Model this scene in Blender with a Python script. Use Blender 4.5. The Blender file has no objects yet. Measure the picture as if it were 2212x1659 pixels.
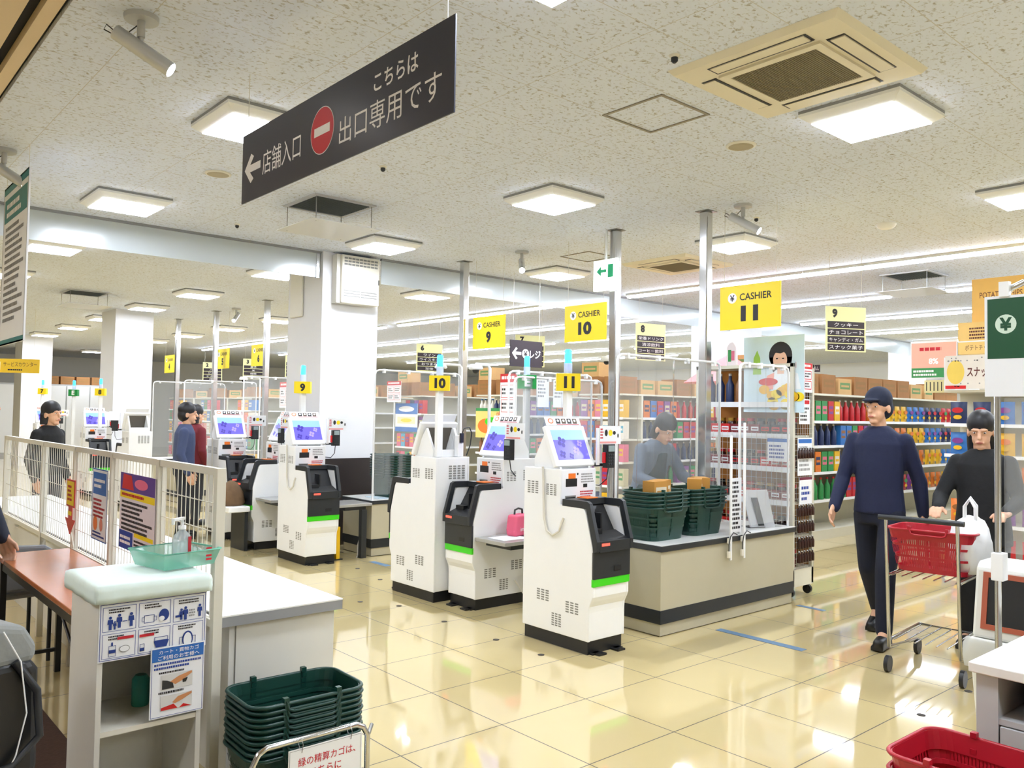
import bpy, bmesh, math, random
from mathutils import Matrix, Vector
random.seed(7)
PI = math.pi
SC = bpy.context.scene
C = SC.collection

# ------------------------------------------------------------------ camera
cam = bpy.data.objects.new('camera', bpy.data.cameras.new('camera')); C.objects.link(cam)
YAW, PITCH, ROLL, FPX, EYE = 0.7179, 0.03575, 0.01637, 1787.46, 1.551
fw = Vector((math.cos(PITCH)*math.sin(YAW), math.cos(PITCH)*math.cos(YAW), math.sin(PITCH)))
rt = Vector((math.cos(YAW), -math.sin(YAW), 0)); up = rt.cross(fw)
cr, sr = math.cos(ROLL), math.sin(ROLL)
rt2 = rt*cr + up*sr; up2 = up*cr - rt*sr
cam.matrix_world = Matrix(((rt2.x, up2.x, -fw.x, 0), (rt2.y, up2.y, -fw.y, 0), (rt2.z, up2.z, -fw.z, EYE), (0, 0, 0, 1)))
cam.data.sensor_fit = 'HORIZONTAL'; cam.data.sensor_width = 36; cam.data.lens = FPX/2212*36
cam.data.clip_start = 0.05; cam.data.clip_end = 200
SC.camera = cam

# ------------------------------------------------------------------ world, exposure
w = bpy.data.worlds.new('store_ambient'); SC.world = w; w.use_nodes = True
w.node_tree.nodes['Background'].inputs[0].default_value = (1, 1, 1, 1)
w.node_tree.nodes['Background'].inputs[1].default_value = 0.25
SC.view_settings.view_transform = 'Standard'; SC.view_settings.look = 'None'
SC.view_settings.gamma = 1; SC.view_settings.use_curve_mapping = False
SC.view_settings.exposure = 0.48
PANEL_W = 44.0     # square ceiling lights
TUBE_W = 36.0      # long tube lights over the sales floor
SC.cycles.max_bounces = 6; SC.cycles.diffuse_bounces = 4; SC.cycles.glossy_bounces = 3
SC.cycles.transmission_bounces = 4; SC.cycles.transparent_max_bounces = 24
SC.cycles.caustics_reflective = False; SC.cycles.caustics_refractive = False
SC.cycles.sample_clamp_indirect = 6
SC.cycles.use_denoising = True

# ------------------------------------------------------------------ materials
def lin(h):
    h = h.lstrip('#'); o = []
    for i in (0, 2, 4):
        v = int(h[i:i+2], 16)/255
        o.append(v/12.92 if v <= .04045 else ((v+.055)/1.055)**2.4)
    return tuple(o)+(1,)
MATS = {}
def M(name, col='#cccccc', rough=.5, metal=0, spec=.5, var=.06, scale=9, emit=0, bump=0):
    if name in MATS: return MATS[name]
    m = bpy.data.materials.new(name); m.use_nodes = True; nt = m.node_tree; N = nt.nodes; L = nt.links
    b = N['Principled BSDF']; c = lin(col)
    b.inputs['Roughness'].default_value = rough; b.inputs['Metallic'].default_value = metal
    b.inputs['Specular IOR Level'].default_value = spec
    if emit:
        b.inputs['Base Color'].default_value = c
        b.inputs['Emission Color'].default_value = c; b.inputs['Emission Strength'].default_value = emit
    else:
        tc = N.new('ShaderNodeTexCoord'); nz = N.new('ShaderNodeTexNoise'); nz.inputs['Scale'].default_value = scale
        nz.inputs['Detail'].default_value = 3
        L.new(tc.outputs['Object'], nz.inputs['Vector'])
        mx = N.new('ShaderNodeMix'); mx.data_type = 'RGBA'
        mx.inputs[6].default_value = tuple(x*(1-var) for x in c[:3])+(1,)
        mx.inputs[7].default_value = tuple(min(1, x*(1+var)) for x in c[:3])+(1,)
        L.new(nz.outputs['Fac'], mx.inputs[0]); L.new(mx.outputs[2], b.inputs['Base Color'])
        if bump:
            bp = N.new('ShaderNodeBump'); bp.inputs['Strength'].default_value = bump; bp.inputs['Distance'].default_value = .01
            L.new(nz.outputs['Fac'], bp.inputs['Height']); L.new(bp.outputs['Normal'], b.inputs['Normal'])
    MATS[name] = m; return m

def math_node(nt, op, a, b=None):
    n = nt.nodes.new('ShaderNodeMath'); n.operation = op
    for i, x in enumerate((a, b)):
        if x is None: continue
        if isinstance(x, (int, float)): n.inputs[i].default_value = x
        else: nt.links.new(x, n.inputs[i])
    return n.outputs[0]
def grid_mask(nt, sx, sy, ox, oy, wd):
    g = nt.nodes.new('ShaderNodeNewGeometry'); s = nt.nodes.new('ShaderNodeSeparateXYZ'); nt.links.new(g.outputs['Position'], s.inputs[0])
    out = []
    for o, st, of in ((s.outputs['X'], sx, ox), (s.outputs['Y'], sy, oy)):
        f = math_node(nt, 'FRACT', math_node(nt, 'DIVIDE', math_node(nt, 'ADD', o, -of+st*500.5), st))
        d = math_node(nt, 'MULTIPLY', math_node(nt, 'ABSOLUTE', math_node(nt, 'SUBTRACT', f, .5)), st)
        out.append(math_node(nt, 'LESS_THAN', d, wd/2))
    return math_node(nt, 'MAXIMUM', out[0], out[1]), g

def floor_mat():
    m = bpy.data.materials.new('polished_cream_tile'); m.use_nodes = True; nt = m.node_tree; b = nt.nodes['Principled BSDF']
    mask, g = grid_mask(nt, .6, .6, .336, .1665, .006)
    nz = nt.nodes.new('ShaderNodeTexNoise'); nz.inputs['Scale'].default_value = 1.3; nz.inputs['Detail'].default_value = 5
    nt.links.new(g.outputs['Position'], nz.inputs['Vector'])
    a = nt.nodes.new('ShaderNodeMix'); a.data_type = 'RGBA'; a.inputs[6].default_value = lin('#cfbb86'); a.inputs[7].default_value = lin('#dac794')
    nt.links.new(nz.outputs['Fac'], a.inputs[0])
    e = nt.nodes.new('ShaderNodeMix'); e.data_type = 'RGBA'; e.inputs[7].default_value = lin('#4a412c')
    nt.links.new(a.outputs[2], e.inputs[6]); nt.links.new(mask, e.inputs[0]); nt.links.new(e.outputs[2], b.inputs['Base Color'])
    r = math_node(nt, 'ADD', math_node(nt, 'MULTIPLY', mask, .5), .06); nt.links.new(r, b.inputs['Roughness'])
    b.inputs['Specular IOR Level'].default_value = .8
    b.inputs['Coat Weight'].default_value = .7; b.inputs['Coat Roughness'].default_value = .03
    return m
def ceil_mat():
    m = bpy.data.materials.new('rock_wool_ceiling'); m.use_nodes = True; nt = m.node_tree; b = nt.nodes['Principled BSDF']
    mask, g = grid_mask(nt, .91, .455, .3, .2, .005)
    mp = nt.nodes.new('ShaderNodeMapping'); mp.inputs['Scale'].default_value = (34, 44, 20); nt.links.new(g.outputs['Position'], mp.inputs['Vector'])
    nz = nt.nodes.new('ShaderNodeTexNoise'); nz.inputs['Scale'].default_value = 1.15; nz.inputs['Detail'].default_value = 2.5; nz.inputs['Distortion'].default_value = .6
    nt.links.new(mp.outputs[0], nz.inputs['Vector'])
    rp = nt.nodes.new('ShaderNodeValToRGB'); rp.color_ramp.elements[0].position = .27; rp.color_ramp.elements[1].position = .45
    rp.color_ramp.elements[0].color = lin('#a39f98'); rp.color_ramp.elements[1].color = lin('#dde4f4')
    nt.links.new(nz.outputs['Fac'], rp.inputs[0])
    e = nt.nodes.new('ShaderNodeMix'); e.data_type = 'RGBA'; e.inputs[7].default_value = lin('#c6c5c6')
    nt.links.new(rp.outputs[0], e.inputs[6]); nt.links.new(mask, e.inputs[0]); nt.links.new(e.outputs[2], b.inputs['Base Color'])
    b.inputs['Roughness'].default_value = .95; b.inputs['Specular IOR Level'].default_value = .1
    return m
def clear_mat(name, alpha=.1, tint='#eef4f8', gl=.12):
    if name in MATS: return MATS[name]
    m = bpy.data.materials.new(name); m.use_nodes = True; nt = m.node_tree; N = nt.nodes; L = nt.links
    for n in list(N):
        if n.type == 'BSDF_PRINCIPLED': N.remove(n)
    out = [n for n in N if n.type == 'OUTPUT_MATERIAL'][0]
    t = N.new('ShaderNodeBsdfTransparent'); d = N.new('ShaderNodeBsdfDiffuse'); d.inputs[0].default_value = lin(tint)
    g = N.new('ShaderNodeBsdfGlossy'); g.inputs['Roughness'].default_value = .08
    m1 = N.new('ShaderNodeMixShader'); m1.inputs[0].default_value = alpha; L.new(t.outputs[0], m1.inputs[1]); L.new(d.outputs[0], m1.inputs[2])
    m2 = N.new('ShaderNodeMixShader'); L.new(m1.outputs[0], m2.inputs[1]); L.new(g.outputs[0], m2.inputs[2])
    lw = N.new('ShaderNodeLayerWeight'); lw.inputs[0].default_value = .25
    tc = N.new('ShaderNodeTexCoord'); nz = N.new('ShaderNodeTexNoise'); nz.inputs['Scale'].default_value = 7; L.new(tc.outputs['Object'], nz.inputs['Vector'])
    bp = N.new('ShaderNodeBump'); bp.inputs['Strength'].default_value = .25; bp.inputs['Distance'].default_value = .02
    L.new(nz.outputs['Fac'], bp.inputs['Height']); L.new(bp.outputs[0], g.inputs['Normal'])
    L.new(math_node(nt, 'MULTIPLY', lw.outputs['Fresnel'], gl*4), m2.inputs[0]); L.new(m2.outputs[0], out.inputs[0])
    MATS[name] = m; return m
def frosted_mat(name, col):
    m = bpy.data.materials.new(name); m.use_nodes = True; nt = m.node_tree; N = nt.nodes; L = nt.links
    for n in list(N):
        if n.type == 'BSDF_PRINCIPLED': N.remove(n)
    out = [n for n in N if n.type == 'OUTPUT_MATERIAL'][0]
    t = N.new('ShaderNodeBsdfTranslucent'); t.inputs[0].default_value = lin(col); d = N.new('ShaderNodeBsdfDiffuse'); d.inputs[0].default_value = lin(col)
    g = N.new('ShaderNodeBsdfGlossy'); g.inputs['Roughness'].default_value = .18
    a = N.new('ShaderNodeMixShader'); a.inputs[0].default_value = .35; L.new(d.outputs[0], a.inputs[1]); L.new(t.outputs[0], a.inputs[2])
    b = N.new('ShaderNodeMixShader'); b.inputs[0].default_value = .08; L.new(a.outputs[0], b.inputs[1]); L.new(g.outputs[0], b.inputs[2])
    L.new(b.outputs[0], out.inputs[0]); MATS[name] = m; return m

WHITE = M('white_enamel', '#f3f4f4', .35, var=.015)
IVORY = M('ivory_paint', '#e4e0d2', .4, var=.02)
OFFW = M('off_white_laminate', '#dcdad2', .45, var=.03)
BEIGE = M('beige_laminate', '#b9b29a', .5, var=.03)
BLACK = M('black_plastic', '#17181a', .4, var=.1)
DARK = M('charcoal_plastic', '#26292d', .38, var=.1)
BAND = M('dark_band', '#1b2027', .35, var=.08)
GREEN = M('lime_green_band', '#3fd01a', .35, var=.02)
ORANGE = M('orange_plastic', '#f07a26', .4, var=.03)
RED = M('red_plastic', '#c9141c', .35, var=.05)
CHROME = M('chrome', '#c9c9c9', .18, 1, var=.02)
MATS_DONE = 1
STEEL = M('brushed_steel', '#9a9a98', .32, 1, var=.05)
GREY = M('grey_paint', '#8f9092', .5, var=.05)
LGREY = M('light_grey_paint', '#bcbdbd', .5, var=.04)
TEXTD = M('dark_ink', '#201c22', .6, var=.02)
TEXTW = M('white_ink', '#f4f2f4', .6, var=.02)
TEXTR = M('red_ink', '#c01a2a', .6, var=.02)
TEXTB = M('blue_ink', '#1f3f96', .6, var=.02)
PAPER = M('white_paper', '#eceef2', .6, var=.02)
YELLOW = M('yellow_sign', '#f2d613', .45, var=.02)
PALEY = M('pale_yellow_sign', '#ecebb0', .45, var=.02)
PLUM = M('dark_plum', '#2b2029', .45, var=.04)
SIGNG = M('sign_green', '#0c4a2a', .45, var=.04)
TEAL = M('teal_print', '#2d7d80', .5, var=.03)
BLUEP = M('blue_print', '#2568b8', .5, var=.03)
KRAFT = M('kraft_cardboard', '#9a6b3c', .8, var=.1)
WIRE = M('cream_wire', '#d8d4c6', .4, var=.03)
SKINM = M('skin', '#d9a98a', .55, var=.05)
HAIR = M('black_hair', '#171519', .5, var=.2, scale=60)
GRILLE = M('grey_slots', '#8a8a86', .6, var=.05)

# ------------------------------------------------------------------ mesh builder
class MB:
    def __init__(s, mat=None): s.v = []; s.f = []; s.fm = []; s.sm = []; s.mats = []; s.cur = mat; s.X = None
    def mi(s, m):
        m = m or s.cur or WHITE
        if m not in s.mats: s.mats.append(m)
        return s.mats.index(m)
    def add(s, vs, fs, mat=None, smooth=False):
        o = len(s.v); k = s.mi(mat)
        s.v += [tuple(s.X @ Vector(p)) if s.X else tuple(p) for p in vs]
        for f in fs: s.f.append(tuple(i+o for i in f)); s.fm.append(k); s.sm.append(smooth)
        return s
    def box(s, a, b, mat=None):
        (x0, y0, z0), (x1, y1, z1) = a, b
        return s.add([(x0,y0,z0),(x1,y0,z0),(x1,y1,z0),(x0,y1,z0),(x0,y0,z1),(x1,y0,z1),(x1,y1,z1),(x0,y1,z1)],
                     [(0,3,2,1),(4,5,6,7),(0,1,5,4),(1,2,6,5),(2,3,7,6),(3,0,4,7)], mat)
    def frus(s, a, b, z0, z1, mat=None):     # rectangle a (x0,y0,x1,y1) at z0 to rectangle b at z1
        return s.add([(a[0],a[1],z0),(a[2],a[1],z0),(a[2],a[3],z0),(a[0],a[3],z0),(b[0],b[1],z1),(b[2],b[1],z1),(b[2],b[3],z1),(b[0],b[3],z1)],
                     [(0,3,2,1),(4,5,6,7),(0,1,5,4),(1,2,6,5),(2,3,7,6),(3,0,4,7)], mat)
    def prism(s, poly, ax, a, b, mat=None, smooth=False):
        n = len(poly)
        def P(u, v, t): return (t,u,v) if ax == 'x' else (u,t,v) if ax == 'y' else (u,v,t)
        vs = [P(u,v,a) for u,v in poly]+[P(u,v,b) for u,v in poly]
        return s.add(vs, [tuple(range(n-1,-1,-1)), tuple(range(n,2*n))]+[(i,(i+1)%n,(i+1)%n+n,i+n) for i in range(n)], mat, smooth)
    def tube(s, pts, r, n=8, mat=None, closed=False):
        P = [Vector(p) for p in pts]; k = len(P); vs = []; prev = None
        rs = r if isinstance(r, (list, tuple)) else [r]*k
        for i in range(k):
            if closed: t = P[(i+1)%k]-P[i-1]
            else: t = P[min(i+1,k-1)]-P[max(i-1,0)]
            t.normalize()
            if prev is None:
                a = Vector((0,0,1)) if abs(t.z) < .9 else Vector((1,0,0)); u = t.cross(a).normalized()
            else:
                u = (prev-t*prev.dot(t)); u = u.normalized() if u.length > 1e-6 else prev
            prev = u; q = t.cross(u)
            vs += [P[i]+(u*math.cos(2*PI*j/n)+q*math.sin(2*PI*j/n))*rs[i] for j in range(n)]
        fs = []
        for i in range(k if closed else k-1):
            a, b = i*n, ((i+1)%k)*n
            fs += [(a+j, a+(j+1)%n, b+(j+1)%n, b+j) for j in range(n)]
        s.add(vs, fs, mat, True)
        if not closed: s.add(vs[:n], [tuple(range(n-1,-1,-1))], mat); s.add(vs[-n:], [tuple(range(n))], mat)
        return s
    def lathe(s, prof, c=(0,0,0), n=16, mat=None, sx=1, sy=1):
        vs = []; k = len(prof)
        for r, z in prof: vs += [(c[0]+r*sx*math.cos(2*PI*j/n), c[1]+r*sy*math.sin(2*PI*j/n), c[2]+z) for j in range(n)]
        fs = [(i*n+j, i*n+(j+1)%n, (i+1)*n+(j+1)%n, (i+1)*n+j) for i in range(k-1) for j in range(n)]
        s.add(vs, fs, mat, True)
        s.add(vs[:n], [tuple(range(n-1,-1,-1))], mat); s.add(vs[-n:], [tuple(range(n))], mat); return s
    def ball(s, c, rx, ry=None, rz=None, n=14, m=9, mat=None):
        ry = ry or rx; rz = rz or rx
        prof = [(max(1e-4, math.sin(PI*i/m)), -math.cos(PI*i/m)*rz) for i in range(m+1)]
        return s.lathe([(r, z) for r, z in prof], c, n, mat, rx, ry)
    def caps(s, a, b, ra, rb, n=12, mat=None):
        a = Vector(a); b = Vector(b); d = (b-a); L = d.length or 1e-6; d.normalize(); pts = []; rs = []
        for i in range(5):
            t = PI/2*i/4; pts.append(a-d*ra*math.cos(t)); rs.append(max(1e-4, ra*math.sin(t)))
        for i in range(5):
            t = PI/2*i/4; pts.append(b+d*rb*math.sin(t)); rs.append(max(1e-4, rb*math.cos(t)))
        return s.tube(pts, rs, n, mat)
    def build(s, name, parent=None, bevel=0, seg=2):
        me = bpy.data.meshes.new(name); me.from_pydata(s.v, [], s.f)
        for m in s.mats: me.materials.append(m)
        me.polygons.foreach_set('material_index', s.fm); me.polygons.foreach_set('use_smooth', s.sm)
        bm = bmesh.new(); bm.from_mesh(me); bmesh.ops.recalc_face_normals(bm, faces=bm.faces); bm.to_mesh(me); bm.free()
        me.update(); o = bpy.data.objects.new(name, me); C.objects.link(o)
        if parent: o.parent = parent
        if bevel:
            md = o.modifiers.new('edge', 'BEVEL'); md.width = bevel; md.segments = seg; md.limit_method = 'ANGLE'; md.angle_limit = .6
        return o

TXT = {}
def text_geo(body, bold=0):
    k = (body, bold)
    if k not in TXT:
        cu = bpy.data.curves.new('t', 'FONT'); cu.body = body; cu.size = 1; cu.offset = bold; cu.resolution_u = 3
        o = bpy.data.objects.new('t', cu); C.objects.link(o); me = bpy.data.meshes.new_from_object(o)
        vs = [(v.co.x, v.co.y) for v in me.vertices]; fs = [tuple(p.vertices) for p in me.polygons]
        bpy.data.objects.remove(o); bpy.data.curves.remove(cu); bpy.data.meshes.remove(me)
        TXT[k] = (vs, fs)
    return TXT[k]

class Pr(MB):        # printing on a panel whose face is the local plane y = y0, looking towards -y
    y0 = 0.0; STEP = .0008
    def P(s, u, v, l): return (u, s.y0-s.STEP*l, v)
    def rect(s, u0, v0, u1, v1, mat, l=1): return s.add([s.P(u0,v0,l), s.P(u1,v0,l), s.P(u1,v1,l), s.P(u0,v1,l)], [(0,1,2,3)], mat)
    def poly(s, pts, mat, l=1): return s.add([s.P(u,v,l) for u,v in pts], [tuple(range(len(pts)))], mat)
    def ell(s, u, v, a, b, mat, l=1, n=24): return s.poly([(u+a*math.cos(2*PI*i/n), v+b*math.sin(2*PI*i/n)) for i in range(n)], mat, l)
    def frame(s, u0, v0, u1, v1, t, mat, l=1):
        s.rect(u0,v0,u1,v0+t,mat,l); s.rect(u0,v1-t,u1,v1,mat,l); s.rect(u0,v0+t,u0+t,v1-t,mat,l); s.rect(u1-t,v0+t,u1,v1-t,mat,l)
    def text(s, body, u, v, h, mat, l=2, fit=None, bold=0, al='c'):   # cap height h, optional width fit, centred at (u, v)
        vs, fs = text_geo(body, bold)
        if not vs: return
        x0 = min(p[0] for p in vs); x1 = max(p[0] for p in vs); y0 = min(p[1] for p in vs); y1 = max(p[1] for p in vs)
        sc = h/max(y1-y0, 1e-6); sx = sc
        if fit: sx = fit/(x1-x0)
        wd = (x1-x0)*sx; ox = u-wd/2 if al == 'c' else u if al == 'l' else u-wd
        s.add([s.P(ox+(x-x0)*sx, v-h/2+(y-y0)*sc, l) for x, y in vs], fs, mat)
    def lines(s, u0, v0, u1, v1, rows, mat, l=2, fill=.55, seed=1):   # rows of text-like dashes
        R = random.Random(seed); H = (v1-v0)/rows
        for i in range(rows):
            vt = v1-i*H-H*.2; x = u0; end = u0+(u1-u0)*R.uniform(.6, 1)
            while x < end:
                wd = H*R.uniform(.35, .8)*fill/.55
                s.rect(x, vt-H*.55, min(x+wd, end), vt, mat, l); x += wd+H*.14

# ------------------------------------------------------------------ scene bookkeeping
def tag(o, label, cat, group=None, kind=None):
    o['label'] = label; o['category'] = cat
    if group: o['group'] = group
    if kind: o['kind'] = kind
    return o
def thing(name, label, cat, loc=(0,0,0), rz=0, group=None):
    o = bpy.data.objects.new(name, None); C.objects.link(o); o.empty_display_size = .05
    o.location = loc; o.rotation_euler = (0,0,rz); return tag(o, label, cat, group)
KIDS = {}
def struct(name, mb, label=None):
    o = mb.build(name); o['kind'] = 'structure'
    if label: o['label'] = label
    return o
def kids(o): return [c for c in bpy.data.objects if c.parent == o]
def dup(root, loc, rz=0, label=None, group=None, scale=None):
    r = root.copy(); C.objects.link(r); r.location = loc; r.rotation_euler = (0,0,rz)
    if label: r['label'] = label
    if group: r['group'] = group
    if scale: r.scale = scale
    def rec(a, b):
        for c in a.children:
            d = c.copy(); C.objects.link(d); d.parent = b; rec(c, d)
    rec(root, r); return r
def solo(name, mb, label, cat, loc=(0,0,0), rz=0, group=None, bevel=0, kind=None):
    o = mb.build(name, None, bevel); o.location = loc; o.rotation_euler = (0,0,rz)
    return tag(o, label, cat, group, kind)
FX = -PI/2      # turns a thing built facing -y so that it faces -x
CE = 3.38       # ceiling height
# ================================================================== setting
FLOORM = floor_mat(); CEILM = ceil_mat()
struct('floor', MB(FLOORM).box((-6,-7,-.1),(26,34,0)))
struct('ceiling', MB(CEILM).box((.90,-7,CE),(26,34,CE+.1)))
WALLM = M('white_wall_paint', '#e9e8e4', .8, var=.02, scale=2)
SOFF = M('cream_soffit', '#d9c3a0', .8, var=.03, scale=2)
struct('wall_back', MB(WALLM).box((-6,34,0),(26,34.1,CE)))
struct('wall_right', MB(WALLM).box((26,-7,0),(26.1,34,CE)))
struct('wall_left', MB(WALLM).box((-6.1,-7,0),(-6,34,CE)))
struct('wall_front', MB(WALLM).box((-6,-7.1,0),(26,-7,CE)))
# soffit over the entrance with its two dark shutter slots
struct('ceiling_soffit', MB(SOFF).box((-6,-7,CE-.02),(.745,34,CE+.1)))
struct('trim_1', MB(M('slot_black','#0c0b0a',.8)).box((.745,-7,CE+.03),(.805,34,CE+.1)))
struct('trim_2', MB(SOFF).box((.805,-7,CE-.02),(.868,34,CE+.1)))
struct('trim_3', MB(MATS['slot_black']).box((.868,-7,CE+.03),(.90,34,CE+.1)))
# frosted smoke barrier hanging across the store, with its rail
FROST = frosted_mat('frosted_glass', '#dfe6ea')
def barrier(n, x0, x1):
    struct('trim_%d' % n, MB(FROST).box((x0,8.60,3.075),(x1,8.612,CE-.02)).box((x0,8.585,CE-.025),(x1,8.63,CE), GREY))
barrier(4, -6, 4.55)
def barrier_r(n, x0, x1):
    struct('trim_%d' % n, MB(FROST).box((x0,8.47,3.075),(x1,8.482,CE-.02)).box((x0,8.455,CE-.025),(x1,8.50,CE), GREY))
barrier_r(5, 5.29, 12.5); barrier_r(6, 13.42, 20.5)
COLW = M('column_white', '#e6e6e8', .6, var=.015, scale=2)
WAIN = M('dark_brown_panel', '#2a211e', .45, var=.15, scale=4)
def column(x0, y0, x1, y1, dado):
    m = MB(COLW).box((x0,y0,dado),(x1,y1,CE))
    if dado: m.box((x0-.015,y0-.015,0),(x1+.015,y1+.015,dado), WAIN)
    o = m.build('column'); o['kind'] = 'structure'; return o
column(4.56,8.55,5.30,9.40,1.0)
column(4.52,16.4,5.20,17.3,0); column(4.50,24.4,5.20,25.3,0)
column(12.5,8.4,13.4,9.3,0); column(20.5,8.4,21.4,9.3,0)
struct('trim_7', MB(CHROME).box((4.50,8.59,3.07),(4.535,8.63,CE-.03)))
# mat under the brown table
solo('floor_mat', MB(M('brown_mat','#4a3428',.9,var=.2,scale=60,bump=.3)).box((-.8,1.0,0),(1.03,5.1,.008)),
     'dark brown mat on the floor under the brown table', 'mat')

# ================================================================== ceiling fittings
LIGHT = M('lit_diffuser', '#e9f1ff', emit=PANEL_W)
TUBE = M('lit_tube', '#e7f0ff', emit=TUBE_W)
def ceiling_light(label, x, y, group='square ceiling lights'):
    t = thing('ceiling_light', label, 'light', (x,y,CE), 0, group)
    f = MB(WHITE)
    f.box((-.30,-.30,-.018),(.30,.30,-.0005), GREY)
    for s in range(4):
        f.X = Matrix.Rotation(s*PI/2, 4, 'Z')
        f.add([(-.30,-.30,-.018),(.30,-.30,-.018),(.30,-.30,-.035),(-.30,-.30,-.035),(-.245,-.245,-.075),(.245,-.245,-.075)], [(0,1,2,3),(3,2,5,4)], WHITE)
    f.X = None
    f.build('frame', t)
    MB(LIGHT).box((-.245,-.245,-.078),(.245,.245,-.06)).build('diffuser', t)
    return t
L0 = ceiling_light('square ceiling light half hidden by the long dark hanging sign', 2.17, 5.0)
LL = {(2.17,2.3):'square ceiling light cut off at the top edge, above the dark hanging sign',
 (2.17,7.68):'square ceiling light beside the round speaker, before the left smoke barrier',
 (2.17,10.4):'square ceiling light glowing just behind the left end of the smoke barrier',
 (4.78,2.27):'square ceiling light next to the large air conditioner cassette',
 (4.78,4.98):'square ceiling light alone in the middle, beyond the ceiling hatch',
 (4.78,7.62):'square ceiling light by the column top with the wall heater box',
 (4.78,10.2):'square ceiling light glowing under the barrier left of the big column',
 (4.78,13.0):'square ceiling light just beyond the barrier, right of the far white column',
 (4.78,15.45):'square ceiling light directly before the top of the second white column',
 (7.33,2.2):'square ceiling light cut off by the right edge of the photo',
 (7.33,4.9):'square ceiling light right of the pole of lane eleven',
 (7.33,7.55):'square ceiling light between the poles of lanes nine and ten',
 (7.33,10.4):'square ceiling light behind the barrier right of the big column',
 (7.33,15.5):'square ceiling light behind the pole of lane six',
 (7.33,18.0):'square ceiling light behind the pole of lane five',
 (7.33,20.5):'square ceiling light behind the pole of lane four'}
for (x, y), lb in LL.items(): dup(L0, (x,y,CE), 0, lb)
for x, y in [(4.78,18.05),(4.78,20.6),(4.78,23.3),(4.78,26),(2.17,13),(2.17,15.5),(2.17,18),(2.17,20.6),(7.33,13),(7.33,23),(7.33,29)]:
    dup(L0, (x,y,CE), 0, 'small square ceiling light far at the back left of the store', 'far square ceiling lights')
for x, y in [(2.17,-.4),(4.78,-.4),(7.33,-.4),(2.17,-3),(4.78,-3)]:
    dup(L0, (x,y,CE), 0, 'square ceiling light in the row behind the viewer', 'square ceiling lights behind the viewer')
for x, y in [(-1.7,1.4),(-1.7,4.0),(-1.9,6.6),(-1.9,10.4)]:  # added unseen lamps, brighten the sides that face the entrance
    dup(L0, (x,y,CE-.02), 0, 'added square fill light over the entrance, out of view', 'added fill lights over the entrance')
# long tube lights over the sales floor, in rows along Y
def tube_light(label, x, y0, y1):
    t = thing('tube_light', label, 'light', (x,y0,CE), 0, 'tube lights over the sales floor')
    MB(WHITE).box((-.06,0,-.03),(.06,y1-y0-.01,-.0005)).build('housing', t)
    MB(TUBE).prism([(-.045,-.03),(-.03,-.06),(.03,-.06),(.045,-.03)],'y',.01,y1-y0-.02).build('tube', t)
    return t
ROWN = {9.5:'nearest', 12.0:'second', 14.5:'third', 17.0:'fourth', 19.5:'fifth'}
SEGN = [(-2.2,0.2),(0.2,2.7),(2.7,5.35),(5.35,8.25),(8.9,11.6),(11.6,14.5),(15.0,18.4),(18.4,25.3)]
WH = ['behind the right edge','at the right edge','right of the lane eleven sign','running up to the smoke barrier','just behind the smoke barrier','beyond the barrier between the poles','far behind the barrier','at the far left end']
for x, nm in ROWN.items():
    for i, (a, b) in enumerate(SEGN):
        if x == 12.0 and i == 2: b = 4.65
        if x == 12.0 and i == 3: a = 5.4
        tube_light('white tube light %s, %s row over the shelves' % (WH[i], nm), x, a, b)
# spot lights
def spot(label, x, y, aim, lit=True):
    t = thing('ceiling_spotlight', label, 'spotlight', (x,y,CE), aim, 'ceiling spotlights')
    MB(LGREY).lathe([(.075,-.022),(.078,-.012),(.078,-.0005)], n=20).build('ceiling_plate', t)
    MB(LGREY).lathe([(.018,-.10),(.018,-.02)], n=10).lathe([(.012,-.135),(.012,-.10)], n=8).build('stem', t)
    d = Vector((0,-.85,-.53)).normalized(); p = Vector((0,0,-.155))
    MB(M('silver_lamp','#c9ccd0',.3,.6)).tube([p-d*.13, p+d*.16], .036, 16).build('lamp_tube', t)
    MB(M('lit_spot','#ffffff',emit=30 if lit else 2)).tube([p+d*.158, p+d*.163], .031, 16).build('lens', t)
    MB(BLACK).tube([(0,.012,-.04),(.01,.09,-.11),(0,.16,-.08),(0,.15,-.055),tuple(p-d*.12)], .003, 6).build('cable', t)
    return t
SP0 = spot('silver tube spotlight on the ceiling left of the dark hanging sign', 1.18, 4.03, math.radians(62))
dup(SP0, (1.10,6.82,CE), math.radians(62), 'silver tube spotlight above the hanging teal and white notice')
dup(SP0, (6.13,4.03,CE), math.radians(20), 'silver tube spotlight beside the pole of lane eleven')
dup(SP0, (6.16,6.92,CE), math.radians(-40), 'silver tube spotlight right of the pole of lane nine')
dup(SP0, (6.07,14.6,CE), math.radians(-40), 'distant tube spotlight between the poles of lanes five and six')
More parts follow.
